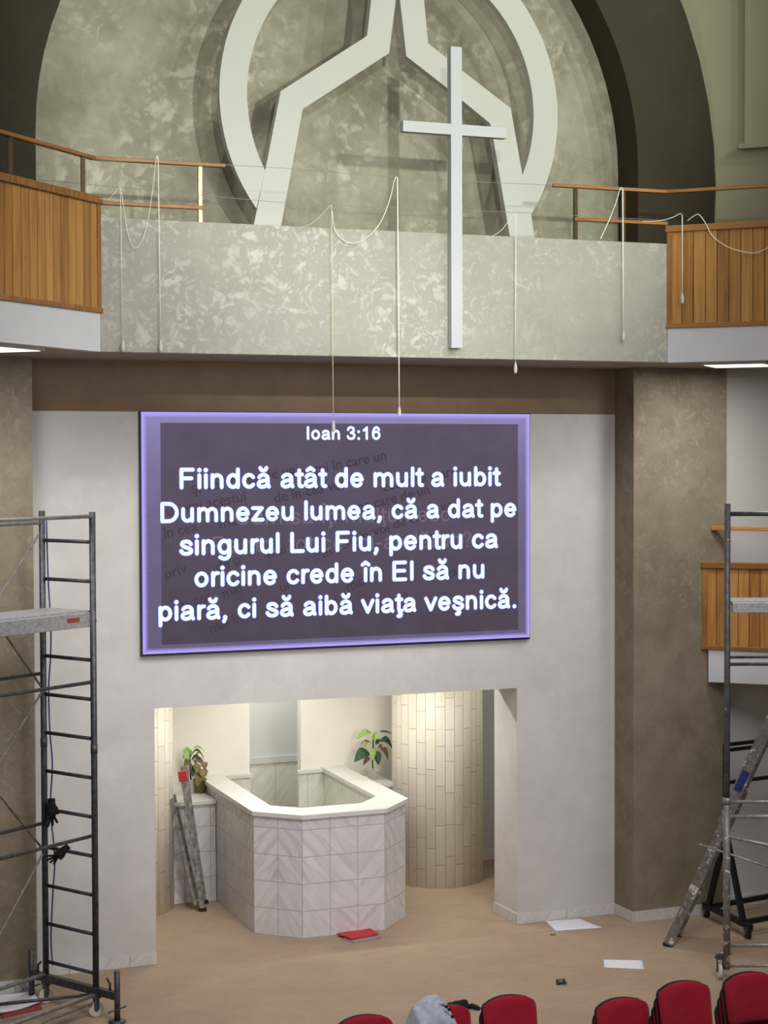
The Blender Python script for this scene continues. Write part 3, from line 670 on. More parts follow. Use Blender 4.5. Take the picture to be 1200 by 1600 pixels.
for b0, t0, w, mt, dy, sag, fc in [((490, 175), (205, 300), .085, 'leaf_light', -.05, .035, (0, -1, .8)), ((530, 300), (560, 150), .07, 'leaf_light', -.03, 0, (0, -1, .2)), ((510, 290), (640, 300), .07, 'leaf_light', -.08, .02, (0, -1, .6)),
        ((640, 160), (890, 205), .035, 'leaf_dark', .04, .015, (0, -.5, 1)), ((625, 345), (885, 490), .085, 'leaf_dark', -.03, .07, (0, -1, .7)), ((500, 380), (335, 480), .05, 'leaf_light', .05, .05, (0, -.6, 1)), ((440, 350), (300, 400), .03, 'leaf_olive', .07, .03, (0, -.5, 1)),
        ((440, 550), (160, 730), .135, 'leaf_dark', -.06, .045, (-.2, -1, .5)), ((515, 470), (490, 700), .085, 'leaf_light', -.11, .01, (0, -1, .25)), ((560, 520), (615, 790), .105, 'leaf_dark', -.07, .02, (.1, -1, .3)),
        ((660, 480), (800, 690), .07, 'leaf_olive', .02, .05, (.3, -1, .3)), ((450, 640), (330, 790), .06, 'leaf_brown', .04, .02, (-.3, -1, .3)), ((600, 440), (700, 520), .06, 'leaf_olive', .03, .03, (0, -1, .6)), ((560, 400), (640, 270), .05, 'leaf_dark', .05, .0, (0, -1, .3))]:  # brown leaf at lower left stands for a shadow, put into its colour
    leaf(pp, PR(*b0, dy*.3), PR(*t0, dy), w, mt, sag, fc)
# left ledge: two drooping plants (picture coordinates of the crop are mapped onto the ledge)
YQ = 2.70
def PL(zx, zy, dy=0): return at_y(260+zx/14.55, 1140+zy/14.55, YQ+dy)
c1 = PL(770, 1350); p1 = thing('potted_plant', (c1.x, YQ, pz), 'drooping plant with arching strap leaves and brown dead leaves in an olive pot', 'plant')
pot(p1, c1.x, YQ, pz, .075, .16, 'pot_olive')
MB().tube(catmull([PL(760, 1150), PL(730, 900), PL(650, 720)]), .010, 6).build('stem', 'stem', p1)
for b0, t0, w, mt, dy, sag, fc in [((600, 425), (870, 520), .035, 'leaf_light', -.03, .04, (0, -.6, 1)), ((560, 590), (860, 700), .04, 'leaf_dark', -.04, .09, (0, -.6, 1)), ((600, 720), (900, 900), .07, 'leaf_brown', -.02, .06, (0, -1, .5)),
        ((830, 740), (880, 920), .09, 'leaf_brown', -.03, .02, (.3, -1, .2)), ((680, 760), (700, 1000), .09, 'leaf_olive', -.08, .01, (0, -1, .2)), ((760, 860), (690, 1320), .10, 'leaf_olive', -.09, .0, (0, -1, .1)), ((800, 900), (850, 1130), .12, 'leaf_olive', -.09, .02, (.1, -1, .2)),
        ((600, 820), (600, 1080), .06, 'leaf_dark', -.05, .0, (0, -1, .1)), ((760, 830), (960, 1000), .02, 'leaf_brown', -.05, .03, (0, -.6, 1)), ((570, 700), (790, 700), .05, 'leaf_dark', -.02, .05, (0, -.8, .8)), ((640, 600), (860, 640), .035, 'leaf_light', .02, .05, (0, -.8, .8))]:
    leaf(p1, PL(*b0, dy*.4), PL(*t0, dy), w, mt, sag, fc)
c2 = PL(565, 1400, .05); p2 = thing('potted_plant', (c2.x, YQ+.06, pz), 'small plant with broad pale green leaves in a white pot behind the ladder top', 'plant')
pot(p2, c2.x, YQ+.06, pz, .06, .15, 'pot_white')
MB().tube(catmull([PL(560, 1180, .06), PL(545, 900, .06), PL(530, 560, .06)]), .009, 6).build('stem', 'stem', p2)
for b0, t0, w, mt, dy, sag, fc in [((530, 560), (370, 480), .10, 'leaf_light', 0, .02, (0, -1, .5)), ((530, 620), (365, 640), .10, 'leaf_light', -.04, .03, (0, -1, .5)), ((535, 640), (545, 430), .05, 'leaf_light', .03, 0, (0, -1, .2)), ((520, 700), (400, 830), .05, 'leaf_olive', -.03, .03, (0, -1, .4)),
        ((530, 720), (440, 960), .07, 'leaf_brown', -.05, .02, (0, -1, .3)), ((540, 760), (520, 1010), .07, 'leaf_olive', -.07, .0, (0, -1, .2)), ((470, 560), (420, 690), .08, 'leaf_light', -.06, .02, (0, -1, .3)), ((500, 820), (390, 930), .05, 'leaf_olive', 0, .02, (0, -1, .3))]:
    leaf(p2, PL(*b0, .06+dy*.4), PL(*t0, .06+dy), w, mt, sag, fc)

# ---- small folding ladder leaning in the left corner of the niche
fa, fb = at_z(317, 1424, 0), at_z(325, 1410, 0)
wdir = Vector((.345, .94, 0)).normalized(); half = .17
ft = fa+wdir*half; tp = at_y(285.5, 1212, 1.94)+wdir*half
lad = thing('folding_ladder', ft, 'small grey folding ladder with a red end cap leaning in the left niche corner', 'ladder')
ax = (tp-ft); n_ = ax.cross(wdir).normalized()
for s in (-1, 1):
    o_ = wdir*half*s
    st_ = MB().bar(ft+o_, tp+o_, .028, .05, n_).build('stile', 'aluminium_grimy', lad)
    p = tp+o_; MB().bar(p-ax.normalized()*.06, p+ax.normalized()*.05, .045, .095, n_).build('end_cap', 'red_plastic' if s < 0 else 'aluminium_grimy', lad, bevel=.008)
    p = ft+o_; MB().bar(p, p+ax.normalized()*.04, .04, .085, n_).build('foot', 'rubber', lad)
for k in range(1, 8):
    p = ft+ax*(k/8.0); MB().bar(p-wdir*half, p+wdir*half, .03, .05, n_).build('tread', 'aluminium', lad)
ft2 = ft+ax*.05-n_*.075*(1 if n_.x > 0 else -1); tp2 = ft+ax*.84-n_*.16*(1 if n_.x > 0 else -1)
for s in (-1, 1):
    o_ = wdir*(half-.04)*s
    MB().bar(ft2+o_, tp2+o_, .026, .036, n_).build('rear_stile', 'aluminium_grimy', lad)
for k in range(1, 7):
    p = ft2+(tp2-ft2)*(k/7.0); MB().bar(p-wdir*(half-.05), p+wdir*(half-.05), .025, .03, n_).build('rear_rung', 'aluminium_grimy', lad)

# ================================================================== railings of the balcony
M['bronze'] = plain('bronze', (82, 66, 42), .4, .4, .2, 30)
M['brass_light'] = plain('brass_light', (190, 178, 150), .4, .3, .2, 30)
RY = PY+.07
def railing(sx, label, corner, end, posts, low0, low1):
    o = Vector((PX0 if sx < 0 else PX1, PY, 0)); d = Vector((sx, -1, 0)).normalized(); n = Vector((sx, 1, 0)).normalized()
    zc = at_y(*corner, RY).z; xe = at_y(*end, RY).x; zl = at_y(*low0, RY).z
    cpt = Vector((o.x+(-.03 if sx < 0 else .03), RY, 0)); wing0 = cpt; far = cpt+d*4.1
    root = thing('railing', Vector((cpt.x, RY, PZ1)), label, 'railing')
    e0 = Vector((xe, RY, zc)); c0 = Vector((cpt.x, RY, zc)); f0 = Vector((far.x, far.y, zc))
    MB().bar(e0, c0, .055, .035).bar(c0, f0, .055, .035).build('handrail', 'wood_rail', root, bevel=.006)
    xl = at_y(*low1, RY).x
    MB().bar((xl, RY, zl), (cpt.x, RY, zl), .05, .035).build('lower_rail', 'wood_rail', root, bevel=.005)
    for px, on_par, mt in posts:
        if on_par:
            x = at_y(px, corner[1], RY).x; p = Vector((x, RY, PZ1-.02)); w = .035
        else:
            q = at_plane(px, corner[1], cpt, d); p = Vector((q.x, q.y, WZ1-.03)); w = .035
        MB().bar(p, (p.x, p.y, zc-.01), w, w, (0, 1, 0)).build('post', mt, root)
    MB().bar((far.x, far.y, WZ1-.03), (far.x, far.y, zc), .035, .035, (0, 1, 0)).build('post', 'bronze', root)
    return zc
railing(-1, 'wooden handrail on bronze posts along the left balcony, ending before the emblem', (143, 247), (351, 259), [(312, 1, 'brass_light'), (129.5, 0, 'bronze'), (16, 0, 'bronze')], (157, 317), (317, 322))
railing(1, 'wooden handrail on bronze posts along the right balcony, starting right of the emblem', (1044, 300), (864, 291), [(899, 1, 'bronze'), (974, 1, 'bronze')], (1030, 349), (897, 346))
# handrail above the middle landing
hz = 4.205; hr = thing('handrail', (5.75, -.40, hz), 'short pale wooden handrail above the lower right balcony', 'handrail')
h0 = Vector((5.76, -.42, hz))
MB().bar(h0, h0+dR*3.4, .05, .045).build('rail', 'wood', hr, bevel=.006)
MB().bar(h0+dR*3.2+Vector((0, 0, -.40)), h0+dR*3.2, .035, .035, (0, 1, 0)).build('post', 'bronze', hr)
MB().bar((5.80, -.43, hz-.01), (5.80, -.405, hz-.01), .04, .03).build('wall_bracket', 'bronze', hr)

# recessed soffit lamps under the wings
def soffit_lamp(o, d, n, s0, s1, y0, y1, power, label):
    c = o+d*(s0+s1)/2+n*(y0+y1)/2
    root = thing('ceiling_light', (c.x, c.y, Z_S), label, 'lamp')
    def quad(mb, s0, s1, y0, y1, z, h):
        P = [o+d*s0+n*y0, o+d*s1+n*y0, o+d*s1+n*y1, o+d*s0+n*y1]
        mb.prism([p+Vector((0, 0, z)) for p in P], (0, 0, h)); return mb
    quad(MB(), s0, s1, y0, y1, Z_S-.03, .029).build('housing', 'white_paint', root)
    quad(MB(), s0+.03, s1-.03, y0+.03, y1-.03, Z_S-.036, .005).build('diffuser', 'lamp_glow', root)
    l = lamp('panel_light', 'AREA', (0, 0, -.05), power, (1, .98, .95), .5); l.parent = root; l.location = (0, 0, -.05)
oL0, oR0 = Vector((PX0, PY, 0)), Vector((PX1, PY, 0))
soffit_lamp(oL0, dL, nL, .72, 1.5, .10, .7, 34, 'lit square soffit lamp under the left balcony')
soffit_lamp(oR0, dR, nR, .30, .95, .14, .74, 36, 'lit square soffit lamp under the right balcony')

# ================================================================== wires and hanging cables
CY = PY-.035
def wire(pts, label):
    P = [at_y(x, y, CY) for x, y in pts]
    return tag(MB().tube(catmull(P, 6), .0026, 5).build('tension_wire', 'wire', loc=P[0]), label, 'wire')
wire([(143, 250), (400, 260), (620, 277), (850, 289), (1000, 296)], 'thin horizontal wire stretched between the two balcony handrails')
wire([(60, 281), (160, 290), (400, 313), (520, 321), (830, 333), (1043, 345)], 'thin lower wire stretched across just above the parapet')
def cable(pts, plug, label, r=.0055, mat='white_cable', y=None, ref='hung over the wire'):
    """drop line first (plug end to the top), then the slack"""
    Y = CY-.012 if y is None else y
    P = [p if isinstance(p, Vector) else at_y(p[0], p[1], Y) for p in pts]
    root = thing('hanging_cable', P[1], label, 'cable', None)
    path = [P[0], P[0].lerp(P[1], .5), P[1]]+catmull(P[1:], 7)[1:]
    MB().tube(path, [r*.85]*3+[r*.6]*(len(path)-3), 6).build('cord', mat, root)
    if plug:
        z = P[0]; MB().lathe([(.004, .07), (.010, .05), (.017, .02), (.017, -.02), (.012, -.035), (.004, -.042)], z, 10).build('plug', 'white_paint', root)
cable([(192, 543), (188, 293), (184, 295), (177, 304), (168, 311), (150, 309)], 1, 'thin white cable hanging nearest the left wooden balcony', .004)
cable([(251, 543), (247, 246), (244, 248), (238, 300), (230, 350), (221, 378), (211, 388), (203, 375), (196, 345), (190, 300)], 1, 'white cable looped over the left handrail with a slack loop', .0055)
cable([(521, 668), (518, 321), (515, 322), (503, 335), (485, 350), (465, 357)], 1, 'thin yellowish cable dropping in front of the screen over the verse heading', .004, 'yellow_cable')
cable([(624, 646), (621, 278), (617, 280), (608, 315), (593, 350), (572, 372), (552, 380), (535, 374), (523, 358), (519, 330)], 1, 'white cable with big slack loop ending at the top edge of the screen', .0075)
cable([(805.5, 577), (806, 336), (802, 334), (795, 345), (783, 360), (768, 370)], 1, 'thin white cable just right of the cross ending below the parapet', .0045)
cable([(974, 527), (973, 295), (969, 295), (962, 318), (950, 348), (938, 374)], 1, 'white cable folded over the right handrail in an inverted V', .008)
cable([(1066, 468), (1066, 336), (1062, 334), (1050, 340), (1030, 345), (1005, 346)], 1, 'white cable hanging down the boards of the right wooden balcony', .0055, y=PY-.20)
wpt = lambda x, y: at_plane(x, y, oR0-nR*.05, dR)
root = thing('slack_cable', wpt(1090, 335), 'slack pale cable drooping across the boards at the right photo edge', 'cable')
MB().tube(catmull([wpt(1074, 345), wpt(1082, 339), wpt(1091, 335), wpt(1100, 345), wpt(1113, 368), wpt(1132, 383), wpt(1155, 392), wpt(1180, 395), wpt(1203, 385), wpt(1240, 360)], 7), .0045, 6).build('cord', 'white_cable', root)

# ================================================================== left scaffold tower
U1 = at_z(75, 1567, 0); U2 = at_z(155, 1588, 0)
U1 = Vector((-1.594, -.861, 0)); U2 = Vector((-1.262, -1.436, 0))
e = (U2-U1).normalized(); ld = Vector((-e.y, e.x, 0)); ld = ld if ld.x < 0 else -ld      # long direction of the tower
ld = Vector((-.83, -.556, 0)).normalized()
sL = thing('scaffold_tower', (U1+U2)/2, 'steel rolling scaffold tower at the left photo edge with gloves on its rungs', 'scaffold')
up3 = lambda p, z: Vector((p.x, p.y, z))
BL = 2.2
for u in (U1, U2):
    MB().tube([up3(u, .16), up3(u, 4.51)], .029, 12).build('upright', 'steel_dark', sL)
    MB().tube([up3(u+ld*BL, .16), up3(u+ld*BL, 4.51)], .026, 12).build('upright', 'steel_dark', sL)
    MB().tube([up3(u, 2.36), up3(u, 2.44)], .032, 12).build('collar', 'steel_dark', sL)
for base in (Vector((0, 0, 0)), ld*BL):
    for k in range(12):
        z = 4.243-.3505*k
        if k in (2,): continue
        MB().tube([up3(U1+base, z), up3(U2+base, z)], .017, 8).build('rung', 'steel_dark', sL)
def tube_part(name, mat, a, c, r, parent): return MB().tube([a, c], r, 8).build(name, mat, parent)
for z, u, mt in ((4.47, U2, 'aluminium'), (4.40, U1, 'aluminium'), (3.00, U2, 'steel_dark'), (3.03, U1, 'steel_dark'), (1.63, U2, 'steel_dark'), (1.66, U1, 'steel_dark')):
    tube_part('guard_rail', mt, up3(u, z), up3(u+ld*BL, z), .017, sL)
def brace(px0, py0, px1, py1):
    a = at_plane(px0, py0, U1, ld); c = at_plane(px1, py1, U1, ld); dv = (c-a)
    k = BL/abs(dv.dot(ld)) if abs(dv.dot(ld)) > .01 else 1
    tube_part('diagonal_brace', 'aluminium', a, a+dv*min(k, 6.0), .011, sL)
brace(60, 836, 0, 930); brace(63, 1071, 0, 980); brace(66, 1080, 5, 1180); brace(67, 1327, 0, 1244); brace(67, 1334, 0, 1458); 
# aluminium platform deck hooked on the frame
hP = 3.565
dk = thing('scaffold_platform', up3(U2, hP), 'aluminium walkway plank hooked into the left scaffold tower', 'plank')
pc = U1.lerp(U2, .5)
A0 = U1.lerp(U2, .14); A1 = U1.lerp(U2, .94)
mb = MB(); mb.prism([up3(A0, hP+.035), up3(A1, hP+.035), up3(A1+ld*BL, hP+.035), up3(A0+ld*BL, hP+.035)], (0, 0, .035)); mb.build('deck', 'plank_metal', dk)
for A in (A0, A1):
    MB().bar(up3(A, hP-.01), up3(A+ld*BL, hP-.01), .05, .13).build('side_beam', 'plank_metal', dk, bevel=.006)
    for ee in (0, BL): MB().tube([up3(A+ld*ee, hP+.02), up3(A-ld*.05+ld*ee*1.04, hP+.03), up3(A-ld*.06+ld*ee*1.05, hP-.04)], .018, 8).build('hook', 'black_metal', dk)
sp = A1+(A1-A0).normalized()*.027+ld*.16
MB().bar(up3(sp, hP), up3(sp+ld*.15, hP), .006, .04).build('sticker', 'red_label', dk)
# base: castors, beams and screw jacks
def castor(root, p, r=.07, d=Vector((1, 0, 0)), mat='white_wheel', top=.2):
    ax = Vector((-d.y, d.x, 0)).normalized(); c = Vector((p.x, p.y, r))
    mb = MB(); n = 18
    for s0, s1, rr_ in ((-.018, .018, r),):
        A = mb.add([c+ax*s0+(d*math.cos(2*math.pi*k/n)+Vector((0, 0, 1))*math.sin(2*math.pi*k/n))*rr_ for k in range(n)])
        B = mb.add([c+ax*s1+(d*math.cos(2*math.pi*k/n)+Vector((0, 0, 1))*math.sin(2*math.pi*k/n))*rr_ for k in range(n)])
        for k in range(n): mb.face([A+k, A+(k+1) % n, B+(k+1) % n, B+k], None, 0, True)
        mb.face([A+k for k in range(n)]); mb.face([B+k for k in reversed(range(n))])
    w = mb.build('castor', mat, root, bevel=.006)
    f = MB()
    for s in (-1, 1): f.bar(c+ax*.026*s, Vector((p.x, p.y, top-.02))+ax*.026*s, .045, .006, ax)
    f.box((p.x-.035, p.y-.035, top-.03), (p.x+.035, p.y+.035, top)); f.tube([c-ax*.034, c+ax*.034], .011, 8)
    fk = f.build('fork', 'steel_dark', w)
for u in (U1, U2): castor(sL, u+Vector((.0, -.0, 0))); castor(sL, u+ld*BL)
J1 = U1-e*.20; J2 = U2+e*.27
for base in (Vector((0, 0, 0)), ld*BL):
    MB().bar(up3(J1+base, .235), up3(J2+base, .235), .06, .07).build('base_beam', 'steel_dark', sL, bevel=.005)
    for J in (J1, J2):
        p = J+base
        MB().tube([up3(p, .012), up3(p, .46)], .027, 12).build('screw_jack', 'steel_dark', sL)
        MB().lathe([(.075, 0), (.08, .012), (.03, .02)], (p.x, p.y, 0), 18).build('jack_foot', 'steel_dark', sL)
        MB().tube([up3(p-ld*.11, .115), up3(p+ld*.11, .115)], .009, 6).build('jack_handle', 'steel_dark', sL)
        sg = 1 if J is J1 else -1
        MB().tube([up3(p+e*.09*sg, .24), up3(p+e*.09*sg, .33), up3(p+e*.13*sg, .37)], .012, 6).build('clamp_lever', 'steel_dark', sL)
tube_part('base_tube', 'aluminium', up3(U2, .20), up3(U2+ld*BL, .20), .02, sL)
tube_part('base_tube', 'aluminium', up3(U1, .27), up3(U1+ld*BL, .27), .02, sL)
tube_part('base_brace', 'steel_dark', up3(U2-ld*.02, .20), up3(U1+ld*.95-e*.0, .20), .016, sL)
tube_part('base_brace', 'aluminium', up3(U2+ld*.05, .13), up3(U2+ld*BL, .10), .013, sL)
# blue cable running down the upright
cp = [up3(U1+e*.03-ld*.03, 4.42), up3(U1+e*.045-ld*.03, 3.9), up3(U1+e*.075-ld*.03, 3.5), up3(U1+e*.07-ld*.03, 3.2), up3(U1+e*.04-ld*.03, 2.9), up3(U1+e*.05-ld*.03, 2.5), up3(U1+e*.08-ld*.03, 2.2), up3(U1+e*.05-ld*.03, 1.8), up3(U1+e*.1-ld*.03, 1.35), up3(U1+e*.07-ld*.03, 1.0), up3(U1+e*.04-ld*.03, .6), up3(U1+e*.06-ld*.03, .35)]
tag(MB().tube(catmull(cp, 5), .007, 6).build('cable', 'blue_cable', loc=cp[0]), 'thin blue cable running down the back upright of the left scaffold', 'cable')

# ---- black work gloves
def glove(loc, R, label, s=1.0):
    mb = MB()
    palm = [(0, 0, .02), (0, 0, -.03), (0, 0, -.09)]
    mb.tube(catmull([(0, 0, .05), (0, 0, .02), (0, 0, -.03), (0, 0, -.085)], 3), [.030]*4+[.036]*3+[.042]*2+[.036], 10)
    for i, (x, l, bx) in enumerate(((-.036, .058, -.034), (-.013, .078, -.012), (.011, .072, .014), (.033, .054, .040))):
        mb.tube(catmull([(x*.8, 0, -.06), (x, .008*(i-1), -.10), (x+bx*.4, .014, -.10-l*.6), (x+bx*.8, .028, -.10-l)], 3), [.0105]*9+[.007], 8)
    mb.tube(catmull([(.03, 0, -.015), (.055, .01, -.045), (.066, .02, -.085)], 4), [.0135]*8+[.009], 8)
    ob = mb.build('work_glove', 'black_cloth')
    rm = ob.modifiers.new('joined', 'REMESH'); rm.mode = 'VOXEL'; rm.voxel_size = .0035; rm.use_smooth_shade = True
    ob.matrix_world = Matrix.Translation(loc) @ R.to_4x4() @ Matrix.Scale(s, 4)
    return tag(ob, label, 'glove')
g = at_plane(75, 1263, U1, e)
glove(g+Vector((.02, -.06, .04)), Matrix.Rotation(.3, 3, 'Z'), 'black glove hanging at the back upright of the left scaffold', 1.15)
g = at_plane(99, 1326, U1, e)
glove(g+Vector((.0, -.045, .0)), Matrix.Rotation(.9, 3, 'Y') @ Matrix.Rotation(.4, 3, 'Z'), 'black glove draped over a rung lower down the left scaffold', 1.0)

# ================================================================== right scaffold tower
V0 = Vector((4.56, -2.60, 0)); vd = Vector((.925, -.38, 0)).normalized(); vb = Vector((.38, .925, 0)).normalized()
def rz(y, x=1133): return at_plane(x, y, V0, vd).z
sR = thing('scaffold_tower', V0, 'paint-splashed steel scaffold tower at the right photo edge', 'scaffold')
WR = 1.0; DR = 1.0
for q, rd in ((V0, .029), (V0+vd*WR, .029), (V0+vb*DR+vd*.9, .026), (V0+vb*DR+vd*(WR+.9), .026)):
    zt = rz(787)
    MB().tube([up3(q, .10), up3(q, rz(1252))], rd+.005, 12).build('upright', 'splashed_aluminium', sR)
    MB().tube([up3(q, rz(1275)), up3(q, zt)], rd, 12).build('upright', 'splashed_steel', sR)
    MB().tube([up3(q, rz(1256)), up3(q, rz(1246))], rd+.011, 12).build('collar', 'aluminium', sR)
for y_, r in ((803, .022), (1027, .013), (1038, .016), (1253, .018), (1276, .020), (1477, .018), (1509, .016)):
    z = rz(y_); tube_part('rung', 'aluminium' if y_ > 1200 else 'steel_dark', up3(V0, z), up3(V0+vd*WR, z), r, sR)
    tube_part('rung', 'aluminium', up3(V0+vb*DR+vd*.9, z), up3(V0+vb*DR+vd*(WR+.9), z), r, sR)
tube_part('diagonal_brace', 'aluminium', up3(V0, rz(1307)), up3(V0+vd*WR*.95+Vector((0, 0, -.2)), rz(1307)-.2), .017, sR)
tube_part('diagonal_brace', 'aluminium', up3(V0-vd*.26, rz(1319)), up3(V0+vd*WR, rz(1319)-.42), .010, sR)
castor(sR, V0-vd*.06+vb*.02, .075, vb, 'white_wheel', .22); castor(sR, V0+vd*(WR+.06), .075, vb, 'white_wheel', .22)
tube_part('castor_bracket', 'aluminium', up3(V0-vd*.10, .25), up3(V0+vd*.05, .25), .014, sR)
plk = thing('scaffold_platform', up3(V0+vd*.03, rz(945)), 'pale scaffold plank resting in the right scaffold tower', 'plank')
z = rz(957); s_ = V0+vd*.045-vb*.04
mb = MB().prism([up3(s_, z), up3(s_+vd*WR*.95, z), up3(s_+vd*WR*.95, z+.095), up3(s_, z+.095)], vb*.05); mb.build('side_beam', 'plank_metal', plk, bevel=.004)
mb = MB().prism([up3(s_+vb*.05, z+.06), up3(s_+vd*WR*.95+vb*.05, z+.06), up3(s_+vd*WR*.95+vb*.5, z+.06), up3(s_+vb*.5, z+.06)], (0, 0, .045)); mb.build('deck', 'plank_metal', plk)
for dx in (.03, .9): MB().tube([up3(s_+vd*dx+vb*.05, z+.03), up3(s_+vd*dx-vb*.0+vb*.04, z+.0)], .02, 8).build('hook', 'steel_dark', plk)

# ---- big leaning ladder, paint-splashed
lf1 = at_z(1042, 1479, 0); lf2 = at_z(1062, 1455, 0)
lw = (lf2-lf1); lwn = lw.normalized(); lean = Vector((-lwn.y, lwn.x, 0)); lean = lean if lean.x > 0 else -lean
W_ = .42; lf2 = lf1+lwn*W_
ltop = at_plane(1208, 1125, lf1, lean)
big = thing('extension_ladder', lf1, 'plaster-spattered aluminium ladder with blue label leaning by the right scaffold', 'ladder')
la = (ltop-lf1); lax = la.normalized(); lnn = la.cross(lwn).normalized()
for q in (0, 1):
    o_ = lwn*W_*q
    MB().bar(lf1+o_, lf1+o_+la*.66, .028, .095, lnn).build('stile', 'splashed_aluminium', big)
    MB().bar(lf1+o_+la*.0, lf1+o_+lax*.03, .034, .1, lnn).build('foot', 'rubber', big)
    MB().bar(lf1+o_+la*.52-lnn*.0+lwn*(.03 if not q else -.03)+Vector((0, 0, .06)), lf1+o_+la*1.25+lwn*(.03 if not q else -.03)+Vector((0, 0, .06)), .028, .11, lnn).build('upper_stile', 'splashed_aluminium', big)
for k in range(1, 10):
    p = lf1+la*(k*.072); MB().bar(p, p+lwn*W_, .03, .045, lax).build('rung', 'aluminium', big)
for k in range(8, 16):
    p = lf1+la*(k*.078)+Vector((0, 0, .06)); MB().bar(p+lwn*.03, p+lwn*(W_-.03), .03, .05, lax).build('rung', 'plank_metal', big)
lb0 = lf1+la*.665+Vector((0, 0, .06))-lwn*.0+lwn*.012
MB().bar(lb0, lb0+la*.085, .008, .075, lnn).build('label', 'blue_label', big)
# ---- black rolling frame behind the scaffold
f1 = at_z(1104, 1434, 0); f2 = at_z(1169, 1467, 0); fd = (f2-f1).normalized(); fx = Vector((-fd.y, fd.x, 0)); fx = fx if fx.x > 0 else -fx
fx = Vector((.985, .17, 0)).normalized()
rf = thing('rolling_frame', (f1+f2)/2, 'black tubular A-frame on castors beside the right pier', 'frame')
FW = 1.7; mid = f1.lerp(f2, .47); ztop = at_plane(1150, 1165, mid, fx).z
for base in (Vector((0, 0, 0)), fx*FW):
    MB().bar(up3(f1-fd*.06+base, .135), up3(f2+fd*.06+base, .135), .05, .055).build('base_bar', 'black_metal', rf)
    MB().bar(up3(f1+fd*.05+base, .15), up3(mid+base, 1.02), .05, .05, fx).build('leg', 'black_metal', rf)
    MB().bar(up3(f2-fd*.10+base, .15), up3(mid+base, 1.02), .05, .05, fx).build('leg', 'black_metal', rf)
    MB().bar(up3(mid+base, .95), up3(mid+base, ztop+.03), .05, .05, fx).build('post', 'black_metal', rf)
    for f in (f1, f2): castor(rf, f+base, .045, fd, 'rubber', .115)
for p, z in ((f1.lerp(f2, .12), .15), (f1.lerp(f2, .9), .15)): MB().bar(up3(p, z), up3(p+fx*FW, z), .045, .05).build('cross_bar', 'black_metal', rf)
for y_ in (1162, 1170.5, 1221):
    z = at_plane(1150, y_, mid, fx).z; MB().bar(up3(mid, z), up3(mid+fx*FW, z), .035, .035).build('cross_bar', 'black_metal', rf)

# ================================================================== things on the floor
def sheet(pts, name, mat, label, cat, z=0, th=.006, curl=.0):
    P = [at_z(x, y, 0) for x, y in pts]; n = 10; mb = MB(); rows = []
    for i in range(n+1):
        r = []
        for j in range(n+1):
            u, v = i/n, j/n; p = (P[0].lerp(P[1], u)).lerp(P[3].lerp(P[2], u), v); r.append((p.x, p.y, z+th/2+curl*(u-.5)**2*4*(.5+.5*v)))
        rows.append(mb.add(r))
    for i in range(n):
        for j in range(n): mb.face([rows[i]+j, rows[i+1]+j, rows[i+1]+j+1, rows[i]+j+1], None, 0, True)
    o = mb.build(name, mat, loc=tuple(P[0])[:2]+(z,)); so = o.modifiers.new('thickness', 'SOLIDIFY'); so.thickness = th; so.offset = 0
    return tag(o, label, cat) if label else o
sheet([(852, 1440), (905, 1436), (941, 1450), (868, 1455)], 'paper_sheet', 'paper', 'large white sheet lying on the floor against the right baseboard', 'paper', 0, .008)
sheet([(943, 1500), (1004, 1501), (1007, 1515), (944, 1512)], 'paper_sheet', 'paper', 'white sheet lying alone on the floor above the red chairs', 'paper', 0, .006)
sheet([(534, 1468), (580, 1460), (595, 1466), (553, 1474)], 'folder', 'grey_card', 'grey card folder lying under the red folder by the pool', 'folder', 0, .012)
sheet([(526, 1463), (572, 1452), (592, 1463), (547, 1471)], 'folder', 'red_card', 'red folder lying on the floor at the foot of the pool', 'folder', .013, .012, .012)
sheet([(0, 1566), (60, 1561), (66, 1577), (2, 1592)], 'magazine', 'red_label', 'dark red edged booklet under white sheets at the left scaffold foot', 'booklet', 0, .012)
sheet([(-20, 1559), (52, 1555), (62, 1572), (-8, 1590)], 'paper_stack', 'paper', 'loose white sheets on the floor under the left scaffold', 'paper', .014, .016, .02)
cn = at_z(877, 1538, 0)
r_ = thing('drink_can', (cn.x, cn.y, 0), 'small dark grey cylinder lying on the carpet above the chairs', 'can')
MB().tube([(cn.x-.045, cn.y+.01, .026), (cn.x+.035, cn.y-.008, .026)], .026, 14).build('body', 'steel_dark', r_)
MB().tube([(cn.x+.036, cn.y-.008, .026), (cn.x+.05, cn.y-.011, .026)], .022, 14).build('cap', 'plank_metal', r_)
pt = at_z(864, 1461, 0); tag(MB().box((pt.x-.03, pt.y-.008, 0), (pt.x+.03, pt.y+.008, .012)).build('wood_chip', 'leaf_olive', loc=(pt.x, pt.y, 0)), 'tiny brown chip on the carpet below the large white sheet', 'debris')

